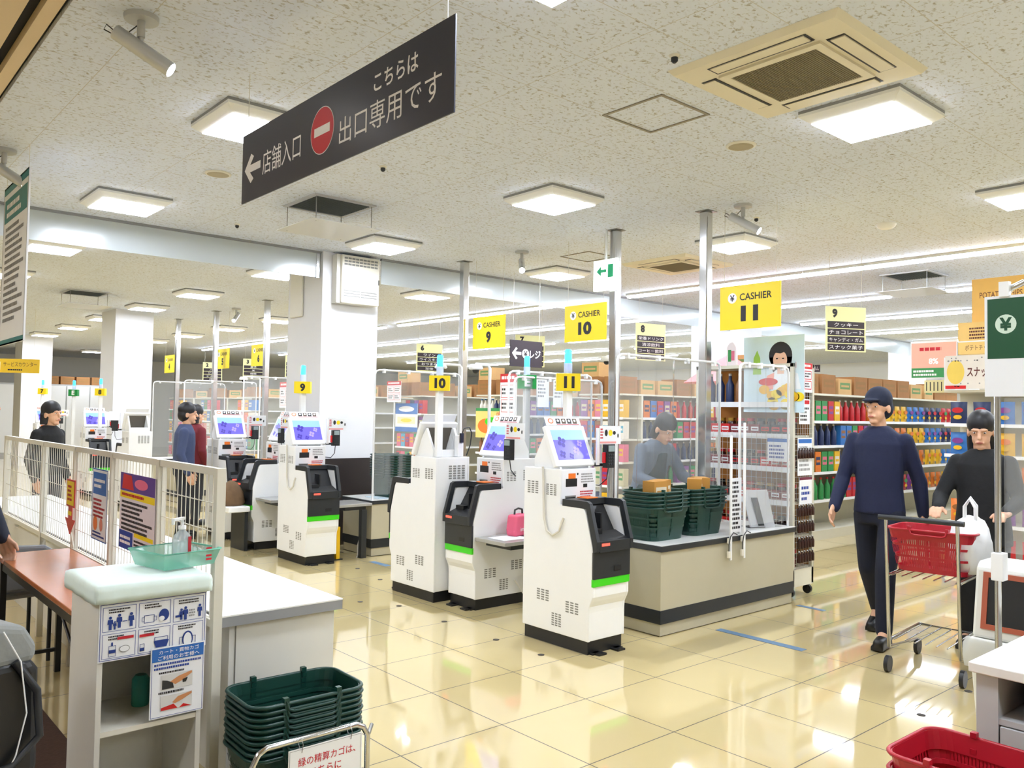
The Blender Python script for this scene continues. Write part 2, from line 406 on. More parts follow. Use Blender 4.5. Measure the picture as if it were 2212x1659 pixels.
# round speakers and small detectors
def speaker(label, x, y):
    t = thing('ceiling_speaker', label, 'speaker', (x,y,CE), 0, 'round ceiling speakers')
    MB(IVORY).lathe([(.085,-.012),(.10,-.006),(.10,-.0005)], n=24).build('rim', t)
    MB(M('speaker_mesh','#aaa088',.8)).lathe([(.06,-.016),(.082,-.0125)], n=24).build('mesh_cover', t)
    return t
S0 = speaker('round beige ceiling speaker left of the dark hanging sign', 2.45, 6.32)
dup(S0, (4.76,3.15,CE), 0, 'round beige ceiling speaker beside the square ceiling hatch')
for x, y, lb in [(7.67,3.5,'small round white smoke detector on the ceiling right of the lane eleven pole')]:
    solo('smoke_detector', MB(WHITE).lathe([(.05,-.045),(.075,-.03),(.09,-.008),(.09,-.0005)], n=20), lb, 'detector', (x,y,CE))
for x, y, lb in [(3.32,2.59,'small dark sprinkler head beside the large air conditioner'),(3.28,5.26,'small dark sprinkler head right of the dark hanging sign'),(3.28,7.93,'small dark sprinkler head before the left smoke barrier'),(6.6,4.2,'tiny dark sprinkler head beside the lane eleven spotlight')]:
    t = thing('sprinkler', lb, 'sprinkler', (x,y,CE), 0, 'ceiling sprinklers')
    MB(IVORY).lathe([(.022,-.012),(.03,-.0005)], n=14).build('collar', t)
    MB(DARK).lathe([(.008,-.04),(.018,-.03),(.018,-.012)], n=12).build('head', t)
# ceiling cassette air conditioners
def cassette(label, x, y):
    t = thing('air_conditioner', label, 'air conditioner', (x,y,CE), 0, 'ceiling air conditioners')
    CR = M('cream_plastic','#e4dcc6',.5,var=.02)
    MB(CR).frus((-.475,-.475,.475,.475),(-.45,-.45,.45,.45),-.0005,-.03).build('panel', t)
    g = MB(M('return_grille','#6e6550',.7,var=.2,scale=80))
    g.box((-.235,-.235,-.04),(.235,.235,-.031))
    for k in range(40):
        u = -.23+k*.0118
        g.box((-.235,u,-.043),(.235,u+.004,-.04), M('grille_slat','#857b62',.7))
    g.build('return_grille', t)
    f = MB(CR)
    for a, b in (((-.285,-.285),(.285,-.24)),((-.285,.24),(.285,.285)),((-.285,-.24),(-.24,.24)),((.24,-.24),(.285,.24))): f.box((a[0],a[1],-.043),(b[0],b[1],-.03))
    f.build('grille_frame', t)
    for s in range(4):
        lv = MB(CR); lv.X = Matrix.Rotation(s*PI/2, 4, 'Z')
        lv.box((-.26,-.395,-.037),(.26,-.325,-.031)).box((-.27,-.325,-.0345),(.27,-.312,-.0302), BLACK).box((-.275,-.40,-.0315),(-.26,-.31,-.0302), BLACK).box((.26,-.40,-.0315),(.275,-.31,-.0302), BLACK).box((-.27,-.402,-.0315),(.27,-.395,-.0302), DARK)
        lv.X = None; lv.build('louver', t)
    return t
A0 = cassette('large square cream air conditioner cassette in the ceiling at upper right', 3.92, 2.26)
dup(A0, (7.98,6.15,CE), 0, 'small distant cream air conditioner cassette between lane poles ten and eleven')
# ceiling hatch
solo('ceiling_hatch', MB(M('hatch_trim','#8d8574',.4,.3)).box((-.23,-.23,-.006),(.23,-.212,-.0005)).box((-.23,.212,-.006),(.23,.23,-.0005)).box((-.23,-.212,-.006),(-.212,.212,-.0005)).box((.212,-.212,-.006),(.23,.212,-.0005)),
     'square metal framed ceiling hatch left of the large air conditioner', 'hatch', (3.90,3.18,CE))
solo('ceiling_hatch', MB(MATS['hatch_trim']).box((-.23,-.23,-.006),(.23,-.212,-.0005)).box((-.23,.212,-.006),(.23,.23,-.0005)).box((-.23,-.212,-.006),(-.212,.212,-.0005)).box((.212,-.212,-.006),(.23,.212,-.0005)),
     'distant square ceiling hatch behind the pole of lane ten', 'hatch', (6.9,6.6,CE))
# air outlets with a hanging deflector plate
def outlet(label, x, y):
    t = thing('air_outlet', label, 'air vent', (x,y,CE), 0, 'air outlets with deflector plates')
    g = MB(LGREY).box((-.30,-.30,-.014),(.30,-.265,-.0005)).box((-.30,.265,-.014),(.30,.30,-.0005)).box((-.30,-.265,-.014),(-.265,.265,-.0005)).box((.265,-.265,-.014),(.30,.265,-.0005))
    g.build('rim', t)
    v = MB(M('vent_dark','#3b413f',.8)).box((-.265,-.265,-.004),(.265,.265,-.0005))
    for k in range(18): v.box((-.265,-.262+k*.0295,-.012),(.265,-.254+k*.0295,-.004), M('vent_slat','#59605d',.6))
    v.build('grille', t)
    MB(clear_mat('cloudy_plate',.72,'#eef0f2')).box((-.34,-.34,-.226),(.34,.34,-.22)).build('deflector_plate', t)
    for sx in (-1,1):
        for sy in (-1,1): MB(STEEL).tube([(sx*.27,sy*.27,-.012),(sx*.27,sy*.27,-.23)], .004, 6).build('hanger_rod', t)
    return t
V0 = outlet('dark ceiling vent with hanging plate, below the dark sign and near the big column', 3.57, 6.60)
dup(V0, (3.52,14.5,CE), 0, 'dark ceiling vent with hanging plate, far behind the left smoke barrier')
dup(V0, (10.63,4.5,CE), 0, 'dark ceiling vent with hanging plate among the tube lights on the right')
# wall heater box on the big column
t = thing('wall_heater', 'white slotted heater box high on the front of the big column', 'heater', (4.72,8.545,2.79))
MB(IVORY).box((0,-.15,0),(.50,-.003,.56)).build('case', t, .012)
g = MB(GRILLE)
for r in range(3):
    for k in range(9): g.box((.03+k*.05,-.154,.44+r*.035),(.07+k*.05,-.149,.46+r*.035))
for r in range(3):
    for k in range(2): g.box((.03+k*.225,-.154,.08+r*.03),(.24+k*.225,-.149,.09+r*.03))
g.box((.485,-.154,.25),(.495,-.149,.31), BLACK)
g.build('slots', t)
MB(OFFW).box((-.045,-.11,.0),(0,-.005,.56)).build('side_bracket', t)
solo('junction_panel', MB(IVORY).box((-.03,0,0),(0,.30,.55)), 'tall cream box fixed to the shaded side of the big column', 'box', (4.558,9.0,2.66), bevel=.01)
# ceiling poles of the lanes
def pole(label, x, y):
    t = thing('lane_pole', label, 'pole', (x,y,0), 0, 'steel lane poles')
    MB(CHROME).box((-.042,-.042,0),(.042,.042,CE-.006)).build('shaft', t, .008)
    MB(STEEL).box((-.07,-.07,CE-.006),(.07,.07,CE-.0005)).build('ceiling_flange', t)
    return t
P0 = pole('steel square pole beside the lane eleven sign', 6.10, 4.39)
for y, lb in [(5.46,'steel square pole right of the lane ten sign'),(7.89,'steel square pole left of the lane nine sign'),(10.2,'steel square pole half hidden behind the big column'),(13.1,'steel square pole right of the lane six sign'),(15.3,'steel square pole left of the lane five sign'),(17.3,'steel square pole right of the lane four sign')]:
    dup(P0, (6.10 if y < 12 else 5.98,y,0), 0, lb)
# ------------------------------------------------------------------ hanging signs
def cords(t, xs, top, z0=0.0, y=0):
    for x in xs: MB(M('cord_white','#d9d7d0',.6)).tube([(x,y,z0),(x,y,top)], .0022, 5).build('hanging_cord', t)
def cashier(num, y0, y1, z0=2.31, z1=2.69, x=6.15):
    wd = y1-y0; h = z1-z0
    t = thing('cashier_sign', 'hanging yellow cashier sign with the number %s' % num, 'sign', (x,y1,z0), FX, 'yellow cashier signs')
    p = Pr(YELLOW); p.box((0,0,0),(wd,.01,h))
    p.ell(wd*.21,h*.72,.045,.045,TEXTW,1); p.text('¥',wd*.21,h*.72,.055,TEXTD,2,bold=.02)
    p.text('CASHIER',wd*.60,h*.73,.060,TEXTD,2,fit=.31,bold=.012); p.text(num,wd*.5,h*.35,.135,TEXTD,2,bold=.055,fit={'11':.17,'10':.19}.get(num))
    p.build('panel', t); cords(t, (.04,wd-.04), CE-z0, h, .005); return t
for n_, a, b in [('11',3.68,4.27),('10',5.62,6.21),('9',7.18,7.77),('6',13.48,14.08),('5',15.07,15.68),('4',17.97,18.58)]: cashier(n_, a, b)
def aisle(num, x, y, rows, z1=2.80):
    t = thing('aisle_sign', 'hanging pale yellow aisle sign with number %s over dark product rows' % num, 'sign', (x,y,z1-.5), {'9':-.50,'8':-.22,'7':-.36,'6':-.28}.get(num,-.2), 'aisle number signs')
    p = Pr(PALEY); p.box((0,0,0),(.5,.012,.5))
    p.text(num,.11,.425,.10,TEXTD,2,bold=.055)
    for i, r in enumerate(rows):
        v = .335-i*.083
        p.rect(.02,v-.073,.48,v,PLUM,1); p.text(r,.25,v-.037,.046,TEXTW,2,fit=min(.42,.075*len(r)))
    p.build('panel', t); cords(t, (.05,.45), CE-z1+.5, .5, .006); return t
aisle('9', 8.62, 4.60, ['クッキー','チョコレート','キャンディ・ガム','スナック菓子'])
aisle('8', 8.54, 7.26, ['栄養ドリンク','清涼飲料','コーヒー飲料','野菜・果汁飲料'])
aisle('7', 8.62, 9.80, ['日本酒','焼酎','ビール','リキュール'])
aisle('6', 8.58, 12.48, ['ワイン','ウイスキー','おつまみ','珍味'])
aisle('4', 8.45, 17.5, ['調味料','食用油','乾物','缶詰'])
aisle('3', 8.40, 19.7, ['菓子','米','麺類','パスタ'])
aisle('2', 8.35, 22.2, ['パン','ジャム','シリアル','紅茶'])
# register direction sign
t = thing('register_sign', 'dark plum hanging sign with white arrow and the word for register', 'sign', (6.93,7.98,2.16), 0)
p = Pr(PLUM); p.box((0,0,0),(.56,.012,.34))
p.poly([(.03,.17),(.10,.25),(.125,.23),(.085,.19),(.19,.19),(.19,.15),(.085,.15),(.125,.11),(.10,.09)],TEXTW,1)
p.ell(.265,.17,.062,.062,TEXTW,1); p.text('¥',.265,.17,.075,PLUM,2,bold=.03); p.text('レジ',.435,.17,.105,TEXTW,1,fit=.19,bold=.02)
p.build('panel', t); cords(t, (.05,.51), CE-2.16, .34, .006)
# long dark sign
t = thing('hanging_sign', 'long charcoal hanging sign with white arrow, red no-entry disc and Japanese writing', 'sign', (1.83,4.375,2.672), FX)
p = Pr(M('charcoal_sign','#2a2b3c',.4,var=.04)); p.box((0,0,0),(1.925,.006,.375))
p.poly([(.035,.175),(.115,.255),(.15,.235),(.105,.195),(.235,.195),(.235,.155),(.105,.155),(.15,.115),(.115,.095)],TEXTW,1)
p.text('店舗入口',.475,.17,.125,TEXTW,1,fit=.43)
p.ell(.905,.185,.112,.112,TEXTW,1,48); p.ell(.905,.185,.108,.108,M('no_entry_red','#c4172b',.5),2,48); p.rect(.83,.165,.98,.207,TEXTW,3)
p.text('こちらは',1.52,.275,.078,TEXTW,1,fit=.33,bold=.014)
p.text('出口専用です',1.455,.135,.122,TEXTW,1,fit=.78)
p.build('panel', t); cords(t, (.06,1.87), CE-2.672, .375, .003)
# exit sign
t = thing('exit_sign', 'small white lit exit sign with green arrow beside the lane ten pole', 'sign', (6.0,5.66,2.78), FX)
p = Pr(M('exit_lit','#f4fff8',emit=1.6)); p.box((0,0,0),(.30,.04,.30)); p.poly([(.04,.19),(.10,.24),(.10,.205),(.17,.205),(.17,.175),(.10,.175),(.10,.14)],M('exit_green','#129a63',.5),1)
p.rect(.19,.12,.26,.25,MATS['exit_green'],1); p.build('panel', t); MB(WHITE).tube([(.15,.02,.30),(.15,.02,CE-2.78)], .012, 8).build('hanging_rod', t)
# notice at upper left
t = thing('hanging_notice', 'tall hanging notice with teal header and rows of small writing at left edge', 'sign', (1.2,7.36,2.0), FX)
p = Pr(PAPER); p.box((0,0,0),(.86,.012,1.21)); p.rect(0,1.15,.86,1.21,TEAL,1); p.rect(0,0,.86,.04,TEAL,1); p.rect(.04,.93,.83,1.11,TEAL,1)
p.lines(.12,.95,.76,1.08,2,TEXTW,2,seed=3); p.lines(.10,.16,.78,.90,15,GREY,2,seed=4,fill=.3); p.frame(0,0,.86,1.21,.012,GREY,1)
p.build('panel', t); cords(t, (.05,.82), CE-2.0, 1.21, .006)
# service counter sign far left
t = thing('service_sign', 'mustard yellow service counter sign before a far column at the left', 'sign', (2.34,13.46,2.20), FX)
t.location = (2.78,17.95,2.16); t.rotation_euler.z = -.55
p = Pr(M('mustard_sign','#d3ad22',.5)); p.box((0,0,0),(.86,.03,.26)); p.rect(.09,.05,.19,.20,TEXTW,1); p.text('サービスカウンター',.53,.16,.085,TEXTD,1,fit=.58); p.lines(.32,.03,.7,.08,1,TEXTD,1)
p.build('panel', t); cords(t, (.1,.76), CE-2.16, .26, .015)
# ================================================================== checkout machines
SCRN = M('screen_violet','#6058c8',.2,emit=.55)
def slots(mb, x, y0, z0, y1, z1, cols, rows, side):   # grid of small slots on a side face x = const
    e = .0012*side
    for c in range(cols):
        for r in range(rows):
            a = y0+(y1-y0)*(c+.12)/cols; b = y0+(y1-y0)*(c+.82)/cols; d = z0+(z1-z0)*(r+.15)/rows; f = z0+(z1-z0)*(r+.75)/rows
            mb.add([(x+e,a,d),(x+e,b,d),(x+e,b,f),(x+e,a,f)], [(0,1,2,3)], GRILLE)
def kiosk(label, loc, rz, post=True):
    t = thing('checkout_machine', label, 'payment machine', loc, rz, 'self payment machines')
    W = .35
    side = [(.67,.085),(.67,1.18),(.31,1.18),(.31,.945),(.105,.945),(.085,.935),(.07,.91),(.008,.69),(.008,.50),(.0,.49),(.0,.375),(.012,.345),(.03,.31),(.034,.27),(.034,.085)]
    core = [(.668,.087),(.668,1.178),(.312,1.178),(.312,.70),(.20,.66),(.01,.66),(.002,.49),(.002,.375),(.014,.345),(.032,.31),(.036,.27),(.036,.087)]
    MB(WHITE).prism(core,'x',.006,W-.006).prism(side,'x',0,.022).prism(side,'x',W-.022,W).build('body', t, .005)
    MB(BLACK).box((.012,.05,0),(W-.012,.655,.087)).box((.03,.02,0),(.10,.06,.012)).box((W-.10,.02,0),(W-.03,.06,.012)).box((.05,-.02,0),(.12,.05,.012)).box((W-.12,-.02,0),(W-.05,.05,.012)).build('plinth', t)
    MB(GREEN).prism([(-.004,.442),(.31,.442),(.31,.49),(-.004,.49)],'x',-.0025,W+.0025).build('green_band', t) if False else \
        MB(GREEN).box((-.001,-.006,.442),(W+.001,.012,.492)).build('green_band', t, .002)
    # black hopper
    arm = [(.285,.985),(.06,.988),(.035,.975),(-.035,.735),(-.035,.67),(-.003,.665),(.002,.70),(.066,.938),(.285,.94)]
    h = MB(DARK)
    h.prism(arm,'x',-.002,.028).prism(arm,'x',W-.028,W+.002)
    h.box((.0,-.010,.492),(W,.006,.665)).box((.024,.006,.492),(W-.024,.25,.665))
    h.box((.028,.20,.945),(W-.028,.285,.985))
    h.prism([(.24,.945),(.215,.945),(.10,.76),(.125,.75)],'x',.028,W-.028,BLACK)
    h.prism([(.125,.75),(.10,.78),(-.02,.735),(-.02,.70)],'x',.028,W-.028,BLACK)
    h.box((.03,-.034,.665),(W-.03,-.018,.735)); h.box((.165,.09,.76),(.18,.20,.90),BLACK); h.box((.05,.06,.76),(.15,.14,.80),BLACK)
    h.box((.19,-.013,.53),(.26,-.0105,.565),BLACK)
    h.build('hopper', t, .004)
    MB(ORANGE).box((.14,.195,.986),(.25,.29,.9915)).build('orange_tag', t)
    MB(M('red_glow','#ff5a4a',.4,emit=.8)).box((.045,-.037,.705),(.12,-.0345,.722)).build('indicator_lamp', t)
    # card and cash panel on the upper front
    p = Pr(OFFW); p.y0 = .309
    p.rect(.012,.965,W-.012,1.172,PAPER,1); p.rect(.05,1.06,.16,1.115,BLACK,2); p.rect(.075,1.115,.145,1.15,ORANGE,2); p.rect(.045,.975,.15,1.0,GRILLE,2); p.rect(.052,.98,.143,.99,BLACK,3)
    p.rect(.22,1.05,.26,1.075,BLACK,2); p.lines(.20,1.08,.33,1.15,4,GREY,2,seed=5); p.lines(.19,.98,.33,1.03,3,TEXTR,2,seed=6); p.ell(.165,1.145,.008,.008,BLACK,2,12)
    p.build('front_panel', t)
    # tilted touch screen in a deep white housing
    R = Matrix.Translation((0,.335,1.20)) @ Matrix.Rotation(-.42, 4, 'X')
    s = MB(WHITE); s.X = R
    s.box((-.01,0,0),(.37,.035,.30)); s.build('screen_housing', t, .006)
    s = MB(WHITE); s.prism([(.345,1.18),(.60,1.18),(.60,1.24),(.50,1.42),(.36,1.24)],'x',.03,.05).prism([(.345,1.18),(.60,1.18),(.60,1.24),(.50,1.42),(.36,1.24)],'x',.31,.33).box((.05,.58,1.18),(.31,.60,1.24))
    s.X = R; s.box((.05,.036,.03),(.31,.045,.26), M('taupe_back','#5c554b',.6)); s.X = None
    s.build('screen_support', t)
    p = Pr(SCRN); p.X = R; p.rect(.025,.045,.335,.265,SCRN,1)
    VL = M('screen_flower','#3d2f9a',.3,emit=.25); SK = M('screen_sky','#7fa6ea',.3,emit=.55); LV = M('screen_lilac','#8f80ea',.3,emit=.6)
    p.rect(.025,.19,.335,.265,SK,2)
    for cx, cy, r in ((.10,.175,.035),(.22,.11,.028),(.27,.16,.022),(.08,.085,.026),(.16,.07,.02)):
        for k in range(4): p.ell(cx+r*.7*math.cos(k*PI/2+.4), cy+r*.7*math.sin(k*PI/2+.4), r*.5, r*.5, VL if cx < .2 else LV, 3, 10)
    p.build('screen', t)
    p = Pr(PAPER); p.X = R; p.box((.01,.004,.302),(.35,.008,.365)); p.y0 = .004
    p.ell(.06,.335,.026,.02,ORANGE,1); p.ell(.06,.335,.018,.013,PAPER,2)
    for k in range(4): p.rect(.11+k*.055,.315,.15+k*.055,.352,(BLACK,M('brown_print','#5a4632'),DARK,MATS['brown_print'])[k],1); p.ell(.13+k*.055,.337,.012,.01,PAPER,2,10)
    p.rect(.11,.306,.33,.311,TEXTR,1); p.build('topper_card', t)
    # card terminal and its price card
    c = MB(BLACK); c.box((.405,.26,1.18),(.49,.30,1.345)).box((.418,.252,1.295),(.478,.262,1.337),M('lcd_grey','#93a2a6',.3)); c.box((.36,.32,1.19),(.43,.335,1.21),DARK)
    for i in range(3):
        for j in range(4): c.box((.420+i*.021,.257,1.20+j*.021),(.436+i*.021,.2605,1.215+j*.021),DARK)
    c.build('card_terminal', t, .004)
    MB(RED).box((.392,.27,1.215),(.412,.295,1.29)).build('red_side_panel', t, .004)
    MB(DARK).tube([(.45,.28,1.21),(.45,.30,1.10),(.44,.36,1.05),(.36,.40,1.06)], .004, 6).build('terminal_cable', t)
    p = Pr(PAPER); p.box((.38,.305,1.345),(.60,.31,1.475)); p.y0 = .305; p.box((.36,.31,1.20),(.385,.325,1.46),WHITE)
    p.rect(.38,1.35,.55,1.364,M('pink_strip','#f0a09c'),1); p.ell(.445,1.425,.016,.024,BLACK,1,12); p.ell(.49,1.425,.022,.022,YELLOW,1,14); p.ell(.53,1.425,.016,.014,BLACK,1,12); p.ell(.57,1.405,.008,.016,DARK,1,10); p.lines(.385,1.38,.42,1.46,4,TEXTR,1,seed=8)
    p.build('price_card', t)
    # vents on both side faces
    for sx, x in ((-1,0),(1,W)):
        v = MB(GRILLE)
        for q in ((.40,.28,.53,.36,3,5),(.12,.24,.25,.32,3,5),(.28,.13,.38,.22,3,6),(.52,1.00,.64,1.09,3,6),(.34,1.00,.45,1.08,3,6)):
            v = MB(GRILLE); slots(v,x,*q,sx); v.build('vent', t)
    v = MB(GRILLE)
    for k in range(4):
        for r in range(6): v.box((.05+k*.045,.6695,1.0+r*.02),(.08+k*.045,.6712,1.012+r*.02))
    v.build('rear_vent', t)
    MB(M('cable_white','#dcd9cf',.5)).tube([(-.012,.47,1.19),(-.014,.46,1.10),(-.014,.45,.86),(-.014,.42,.76),(-.014,.36,.735),(-.014,.30,.77),(-.012,.28,.83),(-.004,.27,.86)], .008, 8).build('cable', t)
    return t
KA = kiosk('white payment machine nearest the camera, before the long beige counter', (3.93,3.68,0), 0)
K2 = dup(KA, (4.35,6.18,0), PI, 'white payment machine seen from behind, left of the machine with the pink pouch')
for c in list(K2.children):
    if c.name.split('.')[0] in ('card_terminal','price_card','red_side_panel','terminal_cable'): bpy.data.objects.remove(c)
MB(WHITE).box((.055,.605,1.182),(.115,.655,1.36)).build('rear_socket_box', K2, .004)
MB(BLACK).box((.07,.656,1.30),(.10,.675,1.38)).tube([(.085,.665,1.37),(.06,.665,1.42),(.0,.66,1.43),(-.03,.655,1.38),(-.02,.65,1.28),(.02,.65,1.19)], .005, 8).build('rear_plug_cable', K2)
dup(KA, (4.07,5.45,0), FX, 'white payment machine with tray facing left, beside the shelf with the pink pouch')
dup(KA, (3.93,7.56,0), 0, 'white payment machine with bright violet screen in front of the big column')
dup(KA, (3.88,9.12,0), FX, 'white payment machine half hidden behind the one with the bright violet screen')
for i, (x, y, r, lb) in enumerate([(3.95,9.62,0,'white payment machine left of and behind the half hidden one'),(4.3,14.1,PI,'distant white payment machine beyond the wire fence, seen from behind'),(3.95,15.6,0,'distant white payment machine by the small green lane plates'),(3.95,19.4,0,'farthest white payment machine at the back left')]):
    dup(KA, (x,y,0), r, lb)
# bagging shelves fixed beside the machines
def bag_shelf(label, x0, y0, x1, y1, z=.58):
    t = thing('bagging_shelf', label, 'shelf', (x0,y0,0), 0, 'bagging shelves')
    MB(M('grey_worktop','#a9a8a4',.25,.2)).box((0,0,z-.03),(x1-x0,y1-y0,z)).build('top', t, .004)
    MB(DARK).box((.10,.05,z-.07),(x1-x0-.05,y1-y0-.02,z-.031)).build('rail', t)
    MB(DARK).box((x1-x0-.10,.04,0),(x1-x0-.04,.10,z-.071)).build('leg', t)
    return t
bag_shelf('grey bagging shelf on the side of the machine, holding the pink pouch', 4.08,4.72,4.66,5.085)
bag_shelf('dark bagging shelf behind the machine with the bright violet screen', 4.30,7.60,4.70,8.0)
bag_shelf('grey bagging shelf beside the half hidden machine', 3.92,8.38,4.5,8.765)
# papers and pouch
solo('paper_sheet', MB(PAPER).box((0,0,0),(.26,.20,.002)), 'white paper sheet on the bagging shelf by the pink pouch', 'paper', (4.14,4.80,.5805))
t = thing('cosmetic_bag', 'small pink zipped pouch with black strap on the bagging shelf', 'bag', (4.42,4.96,.5805), .2)
MB(M('pink_fabric','#e0607c',.7,bump=.2)).prism([(-.09,0),(.09,0),(.10,.05),(.085,.17),(-.08,.17),(-.10,.05)],'y',-.05,.05).build('body', t, .02, 3)
MB(BLACK).tube([(-.05,0,.16),(-.045,0,.205),(0,0,.215),(.05,0,.205),(.055,0,.16)], .008, 8).build('strap', t)
p = Pr(TEXTW); p.y0 = -.0515; p.text('ime',-.0,.055,.03,TEXTW,1,fit=.07); p.build('lettering', t)
# ------------------------------------------------------------------ long counters
def counter(label, x0, y0, x1, y1, z=.64):
    t = thing('checkout_counter', label, 'counter', (x0,y0,0), 0, 'beige checkout counters')
    w = x1-x0; d = y1-y0
    MB(BEIGE).box((0,0,.185),(w,d,z-.045)).build('body', t)
    MB(BAND).box((-.003,-.003,.09),(w+.003,d+.003,.185)).build('dark_band', t)
    MB(M('beige_plinth','#b3ad97',.5)).box((.01,.01,.006),(w-.01,d-.01,.09)).box((.02,.02,0),(w-.02,d-.02,.006),BLACK).build('plinth', t)
    MB(DARK).box((-.012,-.015,z-.045),(w+.012,d+.012,z-.004)).build('top_edge', t, .003)
    MB(M('worktop_white','#e3e3e0',.3)).box((-.008,-.011,z-.004),(w+.008,d+.008,z)).build('worktop', t)
    return t
counter('long beige checkout counter with dark band, nearest on the right', 4.65,3.705,6.41,4.25)
counter('beige checkout counter of lane ten behind the machine with the pink pouch', 4.78,5.50,6.40,6.02)
counter('beige checkout counter before the big column, with green baskets on it', 4.73,7.66,6.3,8.26,.60)
counter('beige checkout counter beyond the big column', 4.85,11.4,6.3,12.0)
counter('distant beige checkout counter by the lane six sign', 4.85,13.9,6.3,14.5)
counter('distant beige checkout counter by the lane five sign', 4.85,15.3,6.3,15.9)
# things on counters
solo('paper_board', MB(M('pale_blue_paper','#cfe0ea',.5)).box((0,0,0),(.42,.30,.004)), 'pale paper board lying on the counter before the big column', 'board', (4.86,7.72,.6005))
t = thing('card_stand', 'white leaning display card with a dark smartphone picture on the near counter', 'display card', (6.02,3.86,.6405), -.35)
MB(PAPER).prism([(0,0),(.02,0),(.12,.30),(.105,.30)],'x',0,.24).build('card', t)
MB(BLACK).add([(.07,-.001,.015),(.13,-.001,.015),(.115,.073,.24),(.05,.073,.24)],[(0,1,2,3)]).build('phone_picture', t)
MB(DARK).box((-.02,.0,0),(.14,.12,.004)).build('foot', t)
for nm, x in (('first',5.44),('second',5.62)):
    t = thing('cable_holder', 'white vertical bracket clamped to the near counter edge, %s from the left' % nm, 'bracket', (x,3.682,.46), 0, 'white brackets on the counter edge')
    MB(WHITE).box((0,-.014,0),(.022,0,1.05 if nm == 'second' else .95)).build('upright', t, .003)
    MB(IVORY).box((-.03,-.018,.02),(-.001,0,.07)).build('clamp', t, .003); MB(IVORY).box((-.03,-.015,.13),(-.001,0,.17)).build('clamp', t, .003)
    MB(DARK).tube([(-.015,-.01,.07),(-.03,-.02,.12),(-.01,-.02,.18),(.03,-.02,.21),(.08,-.02,.19)], .004, 6).build('cable', t)
t = thing('receipt_notice', 'narrow white sheet of black writing hanging between the white brackets', 'notice', (5.48,3.70,.66), 0)
p = Pr(PAPER); p.box((0,0,0),(.15,.004,.42)); p.lines(.015,.02,.135,.40,11,TEXTD,1,seed=12,fill=.7); p.build('sheet', t)
# ------------------------------------------------------------------ call-lamp posts
LB = M('lamp_blue','#2f9dff',.3,emit=2.6); LC = clear_mat('lamp_clear',.55,'#e8f2ff')
def post(label, x, y, z0, z1, num, green=False, rz=0):
    t = thing('lane_post', label, 'post', (x,y,z0), rz, 'white lane posts with call lamp')
    h = z1-z0
    MB(WHITE).box((-.03,-.02,0),(.03,.02,h-.17)).build('shaft', t, .006)
    MB(LC).lathe([(.03,h-.17),(.03,h-.10)], n=16).build('clear_lamp', t)
    MB(LB).lathe([(.026,h-.10),(.026,h-.012),(.018,h)], n=16).build('blue_lamp', t)
    p = Pr(SIGNG if green else YELLOW); p.X = Matrix.Rotation(-.68,4,'Z'); p.box((-.085,-.045,h-.30),(.085,.035,h-.175), MATS['plate_green'] if green else YELLOW); p.y0 = -.045
    p.text(num,.005,h-.238,.085,TEXTW if green else TEXTD,1,bold=.05); p.X = None
    p.build('number_plate', t); return t
M('plate_green','#0f8a3c',.45)
post('white lane post with yellow plate ten and blue lamp', 4.06,5.56,1.1805,2.03,'10')
post('white lane post with green letter E plate and blue lamp', 5.07,5.6,.6405,2.08,'E',True)
post('white lane post with yellow plate nine, by the big column', 4.13,8.12,1.1805,2.03,'9')
post('white lane post with yellow plate eleven at the nearest machine', 4.22,4.22,1.1805,2.02,'11')
post('distant white lane post with yellow plate eight, by the far white column', 4.15,15.8,1.1805,2.05,'8')
post('distant white lane post with yellow plate seven, left of the far column', 4.05,19.75,1.1805,2.1,'7')
post('distant white lane post with green plate, left of the far column', 4.12,17.5,0,2.05,'E',True)
# ------------------------------------------------------------------ transparent sheets on white pipe frames
VIN = clear_mat('clear_vinyl',.19,'#e9eef2',.2)
PIPE = M('white_pipe','#e9e9e9',.35,var=.01)
def screen(label, x0, y, x1, z0, z1, along='x'):
    t = thing('vinyl_screen', label, 'screen', (x0,y,z0), 0 if along == 'x' else PI/2, 'clear vinyl screens on white pipe frames')
    w = x1-x0; h = z1-z0; r = .05
    MB(PIPE).tube([(0,0,0),(0,0,h-r),(r*.3,0,h-r*.3),(r,0,h),(w-r,0,h),(w-r*.3,0,h-r*.3),(w,0,h-r),(w,0,0)], .011, 8).build('pipe_frame', t)
    vs = []; fs = []; n = 28
    for j in range(2):
        for i in range(n+1): vs.append((.012+(w-.024)*i/n, (.022*math.sin(i*1.3)+.014*math.sin(i*2.9+j*2))*min(1,(w/1.25)**2), (.05, h-.012)[j]))
    for i in range(n): fs.append((i,i+1,n+2+i,n+1+i))
    MB(VIN).add(vs,fs,None,True).build('vinyl_sheet', t)
    for k in range(4): MB(WHITE).box((.10+k*(w-.2)/3,-.018,h-.03),(.125+k*(w-.2)/3,.018,h+.015)).build('clip', t)
    return t
screen('clear vinyl screen on the counter before the big column', 4.76,7.70,5.92,.6005,2.0)
screen('clear vinyl screen of lane ten, behind the post with the ten plate', 5.2,6.0,6.35,.6405,1.96)
screen('clear vinyl screen behind the post with the green E plate', 4.86,5.53,6.0,.6405,1.88)
screen('clear vinyl screen over the back of the nearest beige counter', 4.75,4.22,6.08,.6405,2.02)
screen('clear vinyl screen over the front of the nearest beige counter, before the jar shelf', 5.66,3.74,6.38,.6405,1.98)
screen('distant clear vinyl screen under the lane six sign', 4.95,13.95,6.2,.6405,2.02)
screen('distant clear vinyl screen beyond the big column', 4.9,11.45,6.2,.6405,2.02)
screen('distant clear vinyl screen under the lane five sign', 4.9,15.35,6.2,.6405,2.02)
